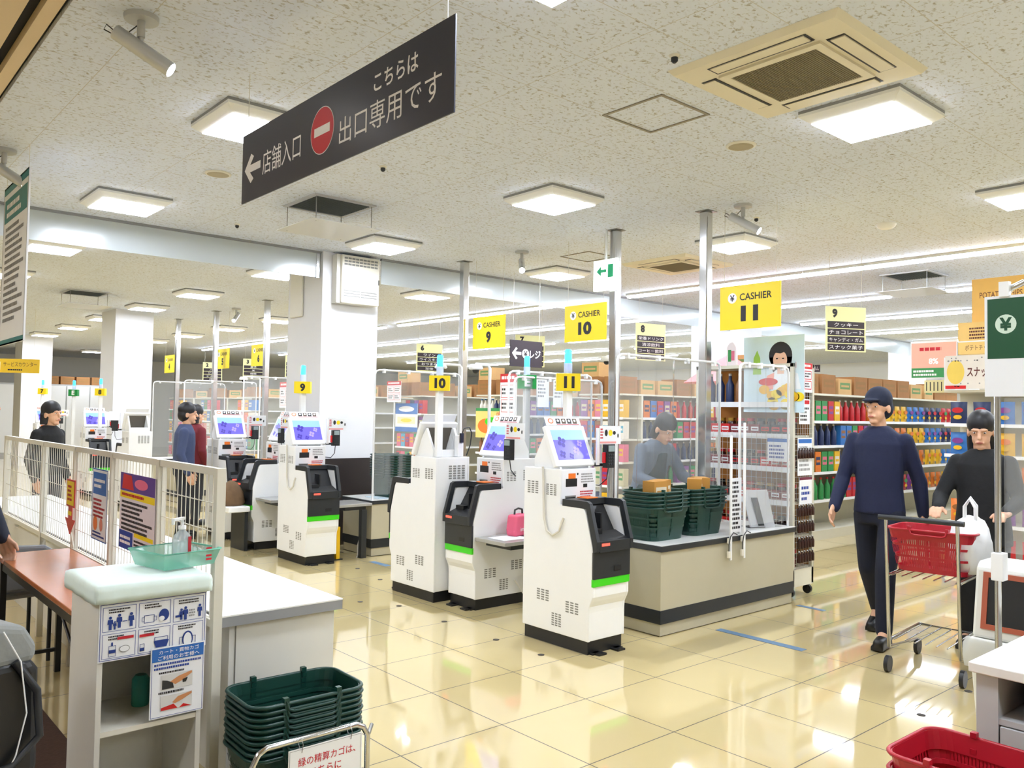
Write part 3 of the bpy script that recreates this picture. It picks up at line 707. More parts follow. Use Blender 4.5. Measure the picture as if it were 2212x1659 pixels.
# small dome cameras on arms above the screens
def dome(label, x, y, z, L):
    t = thing('security_camera', label, 'camera', (x,y,z), 0, 'dome cameras on arms')
    MB(WHITE).tube([(0,0,-z),(0,0,0),(-.03,0,.03),(-L,0,.03)], .016, 8).build('arm', t)
    MB(WHITE).lathe([(.06,-.025),(.075,-.01),(.055,.03)], (-L,0,0), 18).build('housing', t)
    MB(BLACK).ball((-L,0,-.028),.035,n=14).build('dome', t)
dome('small dome camera on a white arm above the post with the ten plate', 5.25,6.35,2.0,.18)
dome('small dome camera right of the lane ten sign', 6.9,6.2,2.17,.1)
dome('small dome camera on an arm left of the register sign', 5.95,7.72,2.08,.3)
dome('distant small dome camera under the lane six sign', 6.2,13.8,2.08,.3)
# ------------------------------------------------------------------ shopping baskets
def basket(name, label, mat, handle, w=.46, d=.31, h=.24, group=None):
    t = thing(name, label, 'basket', (0,0,0), 0, group)
    b = MB(mat)
    def ring(f, z, o=0, n=5, r=.065):
        hw = w/2*f+o; hd = d/2*f+o; pts = []
        for cx, cy, a0 in ((hw-r,hd-r,0),(-hw+r,hd-r,PI/2),(-hw+r,-hd+r,PI),(hw-r,-hd+r,1.5*PI)):
            pts += [(cx+r*math.cos(a0+PI/2*k/n), cy+r*math.sin(a0+PI/2*k/n), z) for k in range(n+1)]
        return pts
    # walls with rows of slots: bands and ribs
    bands = [(0,.03),(.085,.10),(.155,.17),(.20,h)]
    def lerp(z): return .80+.20*z/h
    for z0, z1 in bands:
        A = ring(lerp(z0),z0); B = ring(lerp(z1),z1); n = len(A)
        A2 = ring(lerp(z0),z0,-.004); B2 = ring(lerp(z1),z1,-.004)
        b.add(A+B+A2+B2, [(i,(i+1)%n,n+(i+1)%n,n+i) for i in range(n)]+[(2*n+i,3*n+i,3*n+(i+1)%n,2*n+(i+1)%n) for i in range(n)]+[(n+i,n+(i+1)%n,3*n+(i+1)%n,3*n+i) for i in range(n)]+[(i,2*n+i,2*n+(i+1)%n,(i+1)%n) for i in range(n)])
    ribs = [(sx*x, sy, 0) for x in [i/16 for i in range(1,16)] for sx in (-1,1) for sy in (-1,1)]
    for x, s, _ in ribs:
        a = x*(w/2-.05)
        for z0, z1 in ((.03,.085),(.10,.155),(.17,.20)):
            y0 = s*d/2*lerp(z0); y1 = s*d/2*lerp(z1); e = .0045
            b.add([(a*lerp(z0)-e,y0,z0),(a*lerp(z0)+e,y0,z0),(a*lerp(z1)+e,y1,z1),(a*lerp(z1)-e,y1,z1)],[(0,1,2,3)])
    for k in range(-6,7):
        a = k/6*(d/2-.05)
        for s in (-1,1):
            for z0, z1 in ((.03,.085),(.10,.155),(.17,.20)):
                x0 = s*w/2*lerp(z0); x1 = s*w/2*lerp(z1); e = .0045
                b.add([(x0,a*lerp(z0)-e,z0),(x0,a*lerp(z0)+e,z0),(x1,a*lerp(z1)+e,z1),(x1,a*lerp(z1)-e,z1)],[(0,1,2,3)])
    A = ring(lerp(0),.002); b.add(A,[tuple(range(len(A)))])
    b.tube(ring(1,h,.004), .0075, 6, closed=True)
    b.build('shell', t)
    for s in (-1,1):
        hd = MB(handle).tube([(-.11,s*(d/2+.006),h+.012),(-.10,s*(d/2+.010),h-.02),(-.08,s*(d/2+.011),h-.028),(.08,s*(d/2+.011),h-.028),(.10,s*(d/2+.010),h-.02),(.11,s*(d/2+.006),h+.012)], .006, 6)
        hd.box((-.118,s*(d/2)-.010,h+.004),(-.098,s*(d/2)+.012,h+.022)).box((.098,s*(d/2)-.010,h+.004),(.118,s*(d/2)+.012,h+.022))
        hd.build('handle', t)
    return t
GB = M('dark_green_plastic','#0d3a31',.35,var=.08)
ORD = ['topmost','second','third','fourth','fifth','sixth','seventh','eighth','ninth','tenth']
B0 = basket('shopping_basket', 'topmost dark green basket of the stack beside the packing table', GB, GB, group='dark green baskets stacked by the packing table')
B0.location = (1.55,3.05,.215); B0.rotation_euler = (0,0,-.03)
for k in range(1,10): dup(B0, (1.55+.003*math.sin(k*2),3.05,.215-.0215*k), -.03+.008*math.sin(k*3), 'dark green basket, %s from the top of the stack by the packing table' % ORD[k])
for k in range(9): dup(B0, (5.14,7.93,.6005+.028*k), PI/2, 'dark green basket, %s from the top, stacked on the counter before the big column' % ORD[8-k], 'dark green baskets on the column counter')
RB = M('crimson_plastic','#b01a2c',.35,var=.06)
R0 = basket('shopping_basket', 'red shopping basket on top of its stack at the bottom right', RB, RB, w=.50, d=.36, h=.26, group='red baskets at the bottom right')
R0.location = (2.90,1.00,.21); R0.rotation_euler = (0,0,PI/2-.02)
for k in range(1,4): dup(R0, (2.90,1.00,.21-.055*k if k < 4 else 0), PI/2-.02, 'red shopping basket, %s from the top of the stack at the bottom right' % ORD[k])

# tray, cloth bag, yellow guard and cords near the machines
t = thing('front_tray', 'white tray on the half hidden machine, with a brown cloth bag', 'tray', (3.60,8.72,.43))
MB(WHITE).box((0,0,0),(.245,.44,.06)).build('body', t, .01); MB(DARK).box((.20,.04,-.43),(.24,.40,-.0005)).build('support', t)
solo('cloth_bag', MB(M('brown_patterned_cloth','#6b5238',.85,var=.4,scale=18,bump=.3)).lathe([(.13,0),(.15,.03),(.13,.14),(.07,.24),(.02,.27)], n=18), 'brown patterned cloth bag on the white tray of the half hidden machine', 'bag', (3.72,8.95,.4905))
t = thing('yellow_guard', 'small yellow guard post on the floor right of the violet screened machine', 'guard', (4.36,7.72,0))
MB(M('guard_yellow','#e8b80c',.45)).box((-.02,-.02,.01),(.02,.02,.34)).build('post', t); MB(BLACK).box((-.05,-.03,0),(.05,.03,.01)).build('foot', t)
t = thing('power_cord', 'white power cord hanging from the counter before the big column', 'cord', (4.725,7.80,0))
MB(MATS['cable_white']).tube([(0,0,.30),(-.05,-.02,.24),(-.09,-.03,.12),(-.10,-.05,.01),(-.14,-.10,.008)], .007, 8).build('cord', t); MB(BLACK).ball((0,0,.30),.014).build('plug', t)
t = thing('power_cord', 'white power cord behind the machine with the pink pouch shelf', 'cord', (4.5,5.085,0))
MB(MATS['cable_white']).tube([(0,-.004,.20),(.05,-.05,.10),(.12,-.06,.02),(.22,-.07,.008)], .007, 8).build('cord', t)
# ================================================================== front left
# packing table
t = thing('packing_table', 'long white topped packing table with grey edge running away beside the wire fence', 'table', (1.36,3.34,0))
MB(OFFW).box((.05,.03,0),(.535,5.5,.655)).build('cabinet', t)
MB(GREY).box((.05,.028,0),(.535,.031,.06)).build('plinth', t)
MB(GREY).box((0,0,.656),(.56,5.55,.697)).build('edge', t)
MB(M('bright_top','#efefea',.3,var=.01)).box((-.001,-.001,.697),(.561,5.551,.703)).build('top', t)
MB(M('seam_line','#7c7a72')).box((.075,.0255,.0),(.078,.0285,.655)).build('seam', t)
# wire fence with posts
def fence(label, x, y0, y1, z0, z1, front):
    t = thing('wire_fence', label, 'fence', (x,y0,0), 0, 'wire fence panels')
    L = y1-y0
    f = MB(WIRE)
    n = int(L/.05)
    for k in range(n+1): f.box((-.0016,L*k/n-.0016,z0),(.0016,L*k/n+.0016,z1))
    m = int((z1-z0)/.10)
    for k in range(m+1): f.box((-.0018,0,z0+(z1-z0)*k/m-.0018),(.0018,L,z0+(z1-z0)*k/m+.0018))
    f.build('wire_mesh', t)
    MB(WIRE).box((-.014,0,z0-.03),(.014,L,z0)).build('bottom_rail', t)
    MB(WIRE).box((-.014,0,z1),(.014,L,z1+.03)).build('top_rail', t)
    MB(WIRE).box((-.018,-.036,0),(.018,0,z1+.03)).build('post', t)
    if front: MB(WIRE).box((-.018,L,0),(.018,L+.036,z1+.03)).build('post', t)
    return t
fence('nearest cream wire fence panel beside the packing table, behind the sanitizer', 1.325,3.32,3.98,.70,1.28,False)
fence('cream wire fence panel carrying the yellow and violet poster', 1.325,4.02,4.72,.70,1.28,False)
fence('cream wire fence panel carrying the blue headed poster', 1.325,4.76,5.48,.70,1.28,False)
fence('cream wire fence panel behind the red and yellow arrow', 1.325,5.52,6.3,.70,1.28,False)
fence('farthest cream wire fence panel at the left', 1.325,6.34,7.6,.70,1.28,True)
# posters tied to the fence
t = thing('poster', 'narrow poster with blue head hanging on the wire fence', 'poster', (1.30,5.05,.82), FX)
p = Pr(PAPER); p.box((0,0,0),(.29,.003,.39)); p.rect(.02,.25,.27,.37,BLUEP,1); p.lines(.04,.28,.25,.34,2,TEXTW,2,seed=2); p.lines(.03,.12,.26,.23,5,TEXTR,1,seed=3,fill=.4)
p.ell(.08,.09,.04,.04,ORANGE,1); p.ell(.19,.09,.03,.035,M('poster_pink','#dc8c7c'),1); p.lines(.03,.015,.26,.05,2,TEXTB,1,seed=4); p.frame(0,0,.29,.39,.006,BLUEP,1); p.build('sheet', t)
t = thing('poster', 'large violet, yellow and white price poster hanging on the wire fence', 'poster', (1.30,4.53,.84), FX)
p = Pr(M('poster_lilac','#dcd3da')); p.box((0,0,0),(.53,.003,.38)); p.rect(0,.29,.53,.38,M('poster_violet','#5a3c8c'),1); p.poly([(.03,.30),(.22,.30),(.18,.37),(.05,.375)],RED,2); p.ell(.33,.335,.10,.025,M('poster_rose','#e06a8a'),2)
p.rect(0,.255,.53,.288,YELLOW,1); p.lines(.03,.26,.5,.284,1,TEXTR,2,seed=7); p.lines(.03,.09,.5,.245,7,TEXTD,1,seed=5,fill=.35); p.rect(0,0,.22,.09,TEXTB,1); p.lines(.02,.02,.2,.07,2,TEXTW,2,seed=6); p.rect(.24,.075,.52,.095,YELLOW,1); p.lines(.24,.01,.5,.065,3,TEXTD,1,seed=9,fill=.4)
p.build('sheet', t)
t = thing('arrow_banner', 'red and yellow cardboard arrow pointing down by the far end of the brown table', 'banner', (1.27,5.50,.72), FX)
p = Pr(RED); p.prism([(.02,.24),(.07,.24),(.07,.17),(.0,.17),(.11,.08),(.22,.17),(.15,.17),(.15,.24),(.2,.24),(.2,.40),(.02,.40)],'y',0,.004,RED)
p.y0 = 0; p.rect(.03,.25,.19,.39,YELLOW,1); p.rect(.07,.19,.15,.215,YELLOW,1); p.lines(.05,.27,.17,.37,4,TEXTR,2,seed=3); p.build('arrow', t)
MB(WIRE).tube([(.11,.008,.09),(.13,.02,0)],.006,6).build('stick', t)
# brown folding table
t = thing('folding_table', 'brown wood-topped folding table with black legs', 'table', (.92,3.67,0))
WOODT = M('reddish_wood_top','#b5683c',.22,var=.12,scale=5)
MB(WOODT).box((0,0,.675),(.385,1.85,.70)).build('top', t, .004)
for x, y in ((.03,.06),(.32,.06),(.03,1.76),(.32,1.76)): MB(BLACK).box((x-.015,y-.015,0),(x+.015,y+.015,.674)).build('leg', t)
fr = MB(BLACK).box((.02,.04,.62),(.035,1.8,.675)).box((.315,.04,.62),(.33,1.8,.675)).box((.03,.05,.12),(.32,.07,.14)).box((.03,1.75,.12),(.32,1.77,.14)).box((.03,.05,.57),(.32,.07,.59))
fr.tube([(.03,.06,.42),(.03,.45,.63)],.007,6).tube([(.32,.06,.42),(.32,.45,.63)],.007,6); fr.build('frame', t)
# white shelf cabinet
t = thing('shelf_cabinet', 'narrow white open shelf cabinet at the front left, covered by a pale cloth', 'cabinet', (.845,3.15,0))
CW, CD, CH = .37, .36, .915
MB(OFFW).box((0,0,0),(.018,CD,CH)).box((CW-.018,0,0),(CW,CD,CH)).box((.018,CD-.012,.02),(CW-.018,CD,CH)).build('carcass', t)
MB(IVORY).box((.018,0,CH-.02),(CW-.018,CD-.012,CH)).build('top_board', t)
MB(IVORY).box((.018,.002,.39),(CW-.018,CD-.012,.408)).build('shelf', t)
MB(IVORY).box((.018,.002,.06),(CW-.018,CD-.012,.078)).build('shelf', t)
MB(IVORY).box((.018,.0,0),(CW-.018,.012,.06)).build('kick_board', t)
# cloth over the cabinet
CL = M('pale_mint_cloth','#e2f2ec',.8,var=.04,bump=.15,scale=14)
vs = []; fs = []
def stops(L, d): return [-d,-d*.66,-d*.33,-.004,.004]+[L*k/14 for k in range(1,14)]+[L-.004,L+.004,L+d*.33,L+d*.66,L+d]
def clothpt(u, v):
    # unfolded sheet wrapped over the box top
    W_, D_, drop = CW+.02, CD+.03, .062
    x, y = u, v
    dx = -x if x < 0 else x-W_ if x > W_ else 0; dy = -y if y < 0 else y-D_ if y > D_ else 0
    cx = min(max(x,0),W_); cy = min(max(y,0),D_)
    z = -min(math.hypot(dx,dy),drop*1.05); wv = .006*math.sin(cx*38+cy*22)*(1 if z < -.01 else .25)
    sx = -1 if x < 0 else 1 if x > W_ else 0; sy = -1 if y < 0 else 1 if y > D_ else 0
    return (cx-.01+sx*(abs(wv)+.006), cy-.012+sy*(abs(wv)+.006), z+.006)
XS = stops(CW+.02,.062); YS = stops(CD+.03,.062); NX, NY = len(XS)-1, len(YS)-1
for y_ in YS:
    for x_ in XS: vs.append(clothpt(x_,y_))
for j in range(NY):
    for i in range(NX): a = j*(NX+1)+i; fs.append((a,a+1,a+NX+2,a+NX+1))
o = solo('table_cloth', MB(CL).add(vs,fs,None,True), 'pale mint cloth draped over the top of the white shelf cabinet', 'cloth', (.845,3.15,.917))
md = o.modifiers.new('thick','SOLIDIFY'); md.thickness = .003; md.offset = 1
# notices on the cabinet front
t = thing('notice_sheet', 'wide white notice with six boxed hygiene pictograms on the cabinet front', 'notice', (.845,3.143,.655), 0)
p = Pr(PAPER); p.box((0,0,0),(.378,.003,.225))
p.frame(.004,.004,.374,.200,.002,TEXTB,1); p.text('ご不便をおかけしますが、ご了承ください',.20,.211,.015,TEXTR,1,fit=.26)
NB = M('notice_navy','#1d3a86',.6)
def man(u, v, h):
    p.ell(u,v+h*.88,h*.11,h*.11,NB,3,12); p.poly([(u-h*.2,v+h*.40),(u-h*.17,v+h*.75),(u+h*.17,v+h*.75),(u+h*.2,v+h*.40),(u+h*.1,v+h*.42),(u+h*.1,v),(u-h*.1,v),(u-h*.1,v+h*.42)],NB,3)
for r in range(2):
    for c in range(3):
        u0 = .012+c*.121; v0 = .010+(1-r)*.094
        p.frame(u0,v0,u0+.112,v0+.086,.0015,TEXTB,2); p.lines(u0+.02,v0+.062,u0+.095,v0+.080,2,TEXTD,2,seed=r*3+c,fill=.4)
u, v = .012,.104
man(u+.025,v+.006,.048); man(u+.04,v+.006,.03); man(u+.055,v+.010,.05); man(u+.095,v+.010,.05); p.rect(u+.066,v+.03,u+.082,v+.033,NB,3)
u = .133; p.frame(u+.018,v+.012,u+.054,v+.040,.002,NB,3); p.ell(u+.088,v+.034,.018,.022,NB,3); p.ell(u+.080,v+.022,.010,.009,PAPER,4); p.frame(u+.010,v+.018,u+.020,v+.034,.0015,NB,3); p.frame(u+.052,v+.018,u+.062,v+.034,.0015,NB,3)
u = .254; man(u+.03,v+.006,.042); man(u+.045,v+.004,.05); man(u+.098,v+.010,.046); p.rect(u+.008,v+.016,u+.03,v+.024,NB,3); p.lines(u+.058,v+.012,u+.088,v+.042,3,GREY,3,seed=4)
u, v = .012,.010
p.rect(u+.05,v+.062,u+.105,v+.072,TEXTR,3); p.frame(u+.022,v+.006,u+.046,v+.044,.0015,NB,3); p.rect(u+.022,v+.018,u+.046,v+.030,NB,3); p.rect(u+.030,v+.044,u+.036,v+.056,NB,3); p.ell(u+.075,v+.028,.018,.012,GREY,3); p.ell(u+.075,v+.028,.016,.010,PAPER,4)
u = .133; p.rect(u+.004,v+.058,u+.055,v+.068,TEXTR,3); p.rect(u+.006,v+.008,u+.022,v+.020,NB,3); p.frame(u+.006,v+.008,u+.022,v+.034,.0015,NB,3); p.poly([(u+.062,v+.012),(u+.10,v+.012),(u+.108,v+.036),(u+.054,v+.036)],NB,3); p.frame(u+.056,v+.036,u+.104,v+.050,.002,NB,3)
u = .254; p.ell(u+.055,v+.026,.020,.030,NB,3); p.ell(u+.055,v+.024,.015,.026,PAPER,4); p.frame(u+.025,v+.004,u+.042,v+.036,.002,NB,3); p.frame(u+.068,v+.004,u+.085,v+.036,.002,NB,3)
p.build('sheet', t)
t = thing('notice_sheet', 'upright white notice with blue header and two cart handle pictures on the cabinet front', 'notice', (1.022,3.135,.42), 0)
p = Pr(PAPER); p.box((0,0,0),(.195,.003,.255)); p.frame(.004,.004,.191,.251,.0015,TEXTB,1); p.rect(.004,.205,.191,.250,BLUEP,2)
p.text('カート・買物カゴ',.10,.238,.015,TEXTW,3,fit=.145,bold=.005); p.text('ご利用のお客様へ',.10,.217,.016,TEXTW,3,fit=.15,bold=.005)
p.lines(.012,.172,.184,.200,2,TEXTB,2,seed=2,fill=.4); p.lines(.03,.156,.16,.168,1,TEXTD,2,seed=3,fill=.4); p.lines(.03,.082,.16,.096,1,TEXTD,2,seed=4,fill=.4)
HANDP = M('printed_hand','#c98a5a',.6)
p.rect(.038,.100,.152,.154,M('photo_grey','#d4d3d0',.6),2); p.poly([(.042,.102),(.085,.102),(.08,.122),(.06,.132),(.042,.136)],DARK,3); p.poly([(.07,.126),(.10,.142),(.148,.154),(.150,.146),(.118,.126),(.09,.114)],HANDP,3); p.poly([(.115,.128),(.135,.132),(.128,.116),(.116,.116)],BLACK,3)
p.rect(.038,.024,.152,.078,MATS['photo_grey'],2); p.poly([(.040,.026),(.10,.026),(.085,.044),(.04,.036)],RED,3); p.poly([(.08,.05),(.10,.068),(.15,.078),(.151,.07),(.118,.054),(.09,.044)],HANDP,3); p.poly([(.105,.026),(.15,.026),(.12,.038)],RED,3)
p.build('sheet', t)
# teal can inside cabinet
solo('teal_can', MB(M('teal_plastic','#2f8f83',.4)).lathe([(.03,0),(.032,.01),(.032,.10),(.02,.115)], n=16), 'teal can standing on the shelf inside the white cabinet', 'can', (1.06,3.36,.4085))
# green wire-look basket tray with bottle
t = thing('plastic_tray', 'small translucent green basket tray on the mint cloth', 'tray', (1.175,3.36,.934), .22)
GT = clear_mat('green_translucent',.62,'#79c2aa')
w0, d0, w1, d1, hh = .105,.105,.122,.125,.062
for nm, q in (('wall',[((-w0,-d0,0),(w0,-d0,0),(w1,-d1,hh),(-w1,-d1,hh)),((w0,-d0,0),(w0,d0,0),(w1,d1,hh),(w1,-d1,hh)),((w0,d0,0),(-w0,d0,0),(-w1,d1,hh),(w1,d1,hh)),((-w0,d0,0),(-w0,-d0,0),(-w1,-d1,hh),(-w1,d1,hh)),((-w0,-d0,.001),(w0,-d0,.001),(w0,d0,.001),(-w0,d0,.001))]),):
    m = MB(GT)
    for a in q: m.add(a,[(0,1,2,3)])
    m.build('body', t)
m = MB(M('green_rim','#7fcdb6',.4)).tube([(-w1,-d1,hh),(w1,-d1,hh),(w1,d1,hh),(-w1,d1,hh)], .004, 6, closed=True); m.build('rim', t)
m = Pr(RED); m.y0 = -.118
m.X = Matrix.Identity(4)
for k in range(4): m.rect(.06,.02+k*.014,.085,.028+k*.014,TEXTR,1)
m.build('red_lettering', t)
t = thing('sanitizer_bottle', 'clear pump bottle of hand sanitizer standing in the green tray', 'bottle', (1.215,3.40,.9355), .6)
MB(clear_mat('bottle_clear',.45,'#dfe8ee')).lathe([(.032,0),(.036,.006),(.036,.085),(.030,.105),(.014,.122),(.013,.13)], n=20).build('bottle_body', t)
MB(WHITE).lathe([(.015,.128),(.015,.142),(.006,.144),(.005,.168)], n=14).box((-.06,-.007,.166),(.012,.007,.176)).box((-.062,-.005,.152),(-.054,.005,.170)).build('pump', t)
MB(TEXTR).prism([(-.010,.03),(.010,.03),(.010,.10),(-.010,.10)],'y',-.0372,-.0362).build('label', t)
# basket stand with its sign
t = thing('basket_stand', 'chrome tube stand holding the dark green baskets', 'stand', (1.26,2.78,0))
MB(CHROME).tube([(.0,0,0),(.0,0,.31),(.02,0,.345),(.05,0,.36),(.41,0,.36),(.44,0,.345),(.46,0,.31),(.46,0,0)], .011, 10).build('front_tube', t)
MB(CHROME).tube([(.08,.12,.0),(.08,.12,.02)], .02, 8).box((.06,.06,0),(.56,.46,.018)).build('base_plate', t)
MB(STEEL).tube([(.0,0,.30),(.06,.10,.30)], .008, 8).tube([(.46,0,.30),(.54,.10,.30)], .008, 8).build('side_arm', t)
t = thing('basket_sign', 'laminated white sign with red Japanese writing hanging on the basket stand', 'sign', (1.385,2.762,.05), 0)
p = Pr(PAPER); p.box((0,0,0),(.30,.002,.285)); p.frame(.004,.004,.296,.281,.0015,GREY,1)
p.text('緑の精算カゴは、',.155,.235,.032,TEXTR,1,fit=.235,bold=.006); p.text('こちらに',.15,.19,.030,TEXTR,1,fit=.125,bold=.012); p.text('お戻しください',.15,.14,.03,TEXTR,1,fit=.2,bold=.006)
p.build('sheet', t)
for x in (.05,.25): MB(STEEL).tube([(x,-.004,.27),(x,-.012,.30),(x,.005,.325),(x,.03,.30),(x,.004,.27)], .0015, 5).build('ring', t)
# black wheeled shopping bag
t = thing('shopping_cart_bag', 'black wheeled shopping bag with grey drawstring top at the left edge', 'bag', (.47,3.02,0), .3)
MB(BLACK).prism([(-.13,.30),(.13,.30),(.15,.42),(.145,.72),(.12,.76),(-.12,.76),(-.145,.72),(-.15,.42)],'y',-.09,.09).build('bag_body', t, .03, 3)
MB(M('grey_drawstring','#8f9290',.8,bump=.4,scale=20)).prism([(-.13,.74),(.13,.74),(.14,.79),(.10,.86),(.0,.885),(-.10,.86),(-.14,.79)],'y',-.085,.085).build('drawstring_top', t, .03, 3)
MB(DARK).tube([(.06,-.095,.76),(.12,-.115,.66),(.13,-.12,.52),(.05,-.115,.45),(-.05,-.11,.44)], .012, 8).build('strap', t)
MB(WHITE).tube([(.02,-.10,.86),(.07,-.11,.76),(.09,-.115,.60),(.06,-.118,.48),(.02,-.118,.40)], .0025, 5).build('cord', t)
MB(DARK).box((-.14,-.02,.02),(.14,.10,.04)).tube([(-.12,.09,.04),(-.12,.095,.30)],.009,8).tube([(.12,.09,.04),(.12,.095,.30)],.009,8).tube([(-.12,.02,.05),(-.12,.05,.30)],.008,8).tube([(.12,.02,.05),(.12,.05,.30)],.008,8).build('frame', t)
for x in (-.15,.15): MB(BLACK).tube([(x-.012,.06,.045),(x+.012,.06,.045)], .045, 18).build('wheel', t)
# grey chair behind the brown table
t = thing('chair', 'grey rounded chair beyond the brown table at the left edge', 'chair', (1.03,5.86,0), PI+.1)
MB(M('grey_fabric','#8d9196',.8,bump=.2,scale=40)).box((-.23,-.22,.40),(.23,.22,.45)).build('seat', t, .03, 3)
bk = MB(MATS['grey_fabric']); n = 12
bk.prism([(-.20,.45),(.20,.45),(.23,.58),(.21,.67),(.15,.71),(0,.72),(-.15,.71),(-.21,.67),(-.23,.58)],'y',.20,.24); bk.build('backrest', t, .015, 2)
for x in (-.2,.2):
    for y in (-.19,.19): MB(BLACK).tube([(x,y,0),(x,y,.40)], .012, 8).build('leg', t)
# floor caps and tapes
for i, (x, y) in enumerate([(3.56,5.91),(3.73,5.6),(3.72,4.98),(3.71,4.37),(3.71,3.92),(4.55,1.89),(5.16,1.88),(4.17,6.58),(4.28,7.17)]):
    solo('floor_stud', MB(M('cap_dark','#3a332a',.5)).lathe([(.022,0),(.022,.002),(.015,.003)], n=14), 'small dark round cap set in the floor tiles before the payment machines' if y > 3 else 'small dark round cap in the floor near the white desk', 'floor stud', (x,y,.0), 0, 'floor caps before the machines' if y > 3 else 'floor caps near the desk')
TAPE = M('blue_tape','#5f7f9e',.5,var=.05)
solo('floor_tape', MB(TAPE).box((0,0,0),(.07,.68,.0015)), 'long blue tape strip on the floor before the near counter', 'tape', (5.14,2.91,0))
solo('floor_tape', MB(TAPE).box((0,0,0),(.05,.24,.0015)), 'short blue tape strip on the floor below the mesh rack with casters', 'tape', (6.34,3.40,0))
solo('floor_tape', MB(TAPE).box((0,0,0),(.07,.32,.0015)), 'short blue tape strip on the floor left of the machine seen from behind', 'tape', (4.56,7.10,0))
# ================================================================== goods: one of each kind, then copies
PALC = ['#c0202a','#e0b020','#2d6fb8','#2f8a4a','#d9772a','#7a3a8a','#e6e2d8','#8a5a32','#d86a86','#1f2f5a','#c9c2a0','#5aa8c8']
GOODM = [M('pack_%d' % i, c, .4, var=.12, scale=25) for i, c in enumerate(PALC)]
def put_off(o): return o
def mk_carton(m, w, d, h, m2):
    t = thing('goods_box', 'goods box', 'goods box')
    b = Pr(m); b.box((-w/2,-d/2,0),(w/2,d/2,h)); b.y0 = -d/2; b.rect(-w*.38,h*.35,w*.38,h*.75,m2,1); b.rect(-w*.3,h*.48,w*.3,h*.6,m,2); b.build('carton', t); return t
def mk_pouch(m, w, h, m2):
    t = thing('goods_pouch', 'goods pouch', 'goods pouch')
    b = MB(m); n = 8; vs = []
    for j in range(n+1):
        v = j/n; f = math.sin(PI*min(max(v,.02),.98))**.6
        for i in range(n+1): u = i/n*2-1; vs.append((u*w/2*(1-.04*f), -.035*f*(1-u*u), v*h))
        for i in range(n+1): u = i/n*2-1; vs.append((u*w/2*(1-.04*f), .03*f*(1-u*u), v*h))
    k = 2*(n+1); fs = []
    for j in range(n):
        for o_ in (0, n+1):
            for i in range(n): a = j*k+o_+i; fs.append((a,a+1,a+k+1,a+k))
    b.add(vs,fs,None,True); b.build('pouch', t)
    p = Pr(m2); p.y0 = -.039; p.ell(0,h*.62,w*.33,h*.13,m2,1,16); p.ell(0,h*.3,w*.25,h*.1,GOODM[1],1,14); p.build('print', t); return t
def mk_bottle(m, r, h, m2):
    t = thing('goods_bottle', 'goods bottle', 'bottle')
    MB(m).lathe([(r*.95,0),(r,.01),(r,h*.62),(r*.42,h*.78),(r*.36,h*.93)], n=12).build('bottle_body', t)
    MB(m2).lathe([(r*.4,h*.92),(r*.4,h)], n=10).build('cap', t); return t
def mk_jar(m, r, h, m2):
    t = thing('goods_jar', 'goods jar', 'jar')
    MB(m).lathe([(r*.95,0),(r,.008),(r,h*.75),(r*.85,h*.8)], n=12).build('jar_body', t)
    MB(m2).lathe([(r*.9,h*.8),(r*.9,h)], n=12).build('lid', t); return t
class Kind:
    def __init__(s, f, *a): s.f = f; s.a = a; s.o = None
    def at(s, loc, rz, label, group):
        if s.o is None:
            s.o = s.f(*s.a); s.o.location = loc; s.o.rotation_euler = (0,0,rz); s.o['label'] = label; s.o['group'] = group; return s.o
        return dup(s.o, loc, rz, label, group)
K_CART = [Kind(mk_carton, GOODM[i], .14, .11, .26, GOODM[(i+5)%12]) for i in range(12)]
K_POUCH = [Kind(mk_pouch, GOODM[i], .17, .23, GOODM[(i+3)%12]) for i in (0,5,4,1,2,9)]
K_BOT = [Kind(mk_bottle, GOODM[i], .038, .28, GOODM[j]) for i, j in ((3,0),(7,1),(9,6),(6,2),(0,6))]
BROWNG = M('brown_glass','#3a2018',.2,var=.15)
K_JAR = [Kind(mk_jar, BROWNG, .040, .145, m) for m in (RED, BLACK, RED, M('gold_lid','#b8923c',.3,.7))]
K_LOW = [Kind(mk_carton, m, .10, .07, .09, m2) for m, m2 in ((RED,PAPER),(M('dark_pack','#2a2024'),RED),(M('maroon_pack','#7a1a22'),PAPER))]
K_KRAFT = [Kind(mk_carton, KRAFT, .40, .30, .26, M('kraft_print','#8f6a3c',.8)), Kind(mk_carton, M('pale_kraft','#c9a26c',.8,var=.08), .36, .30, .22, M('kraft_print2','#6d8f5a',.8))]
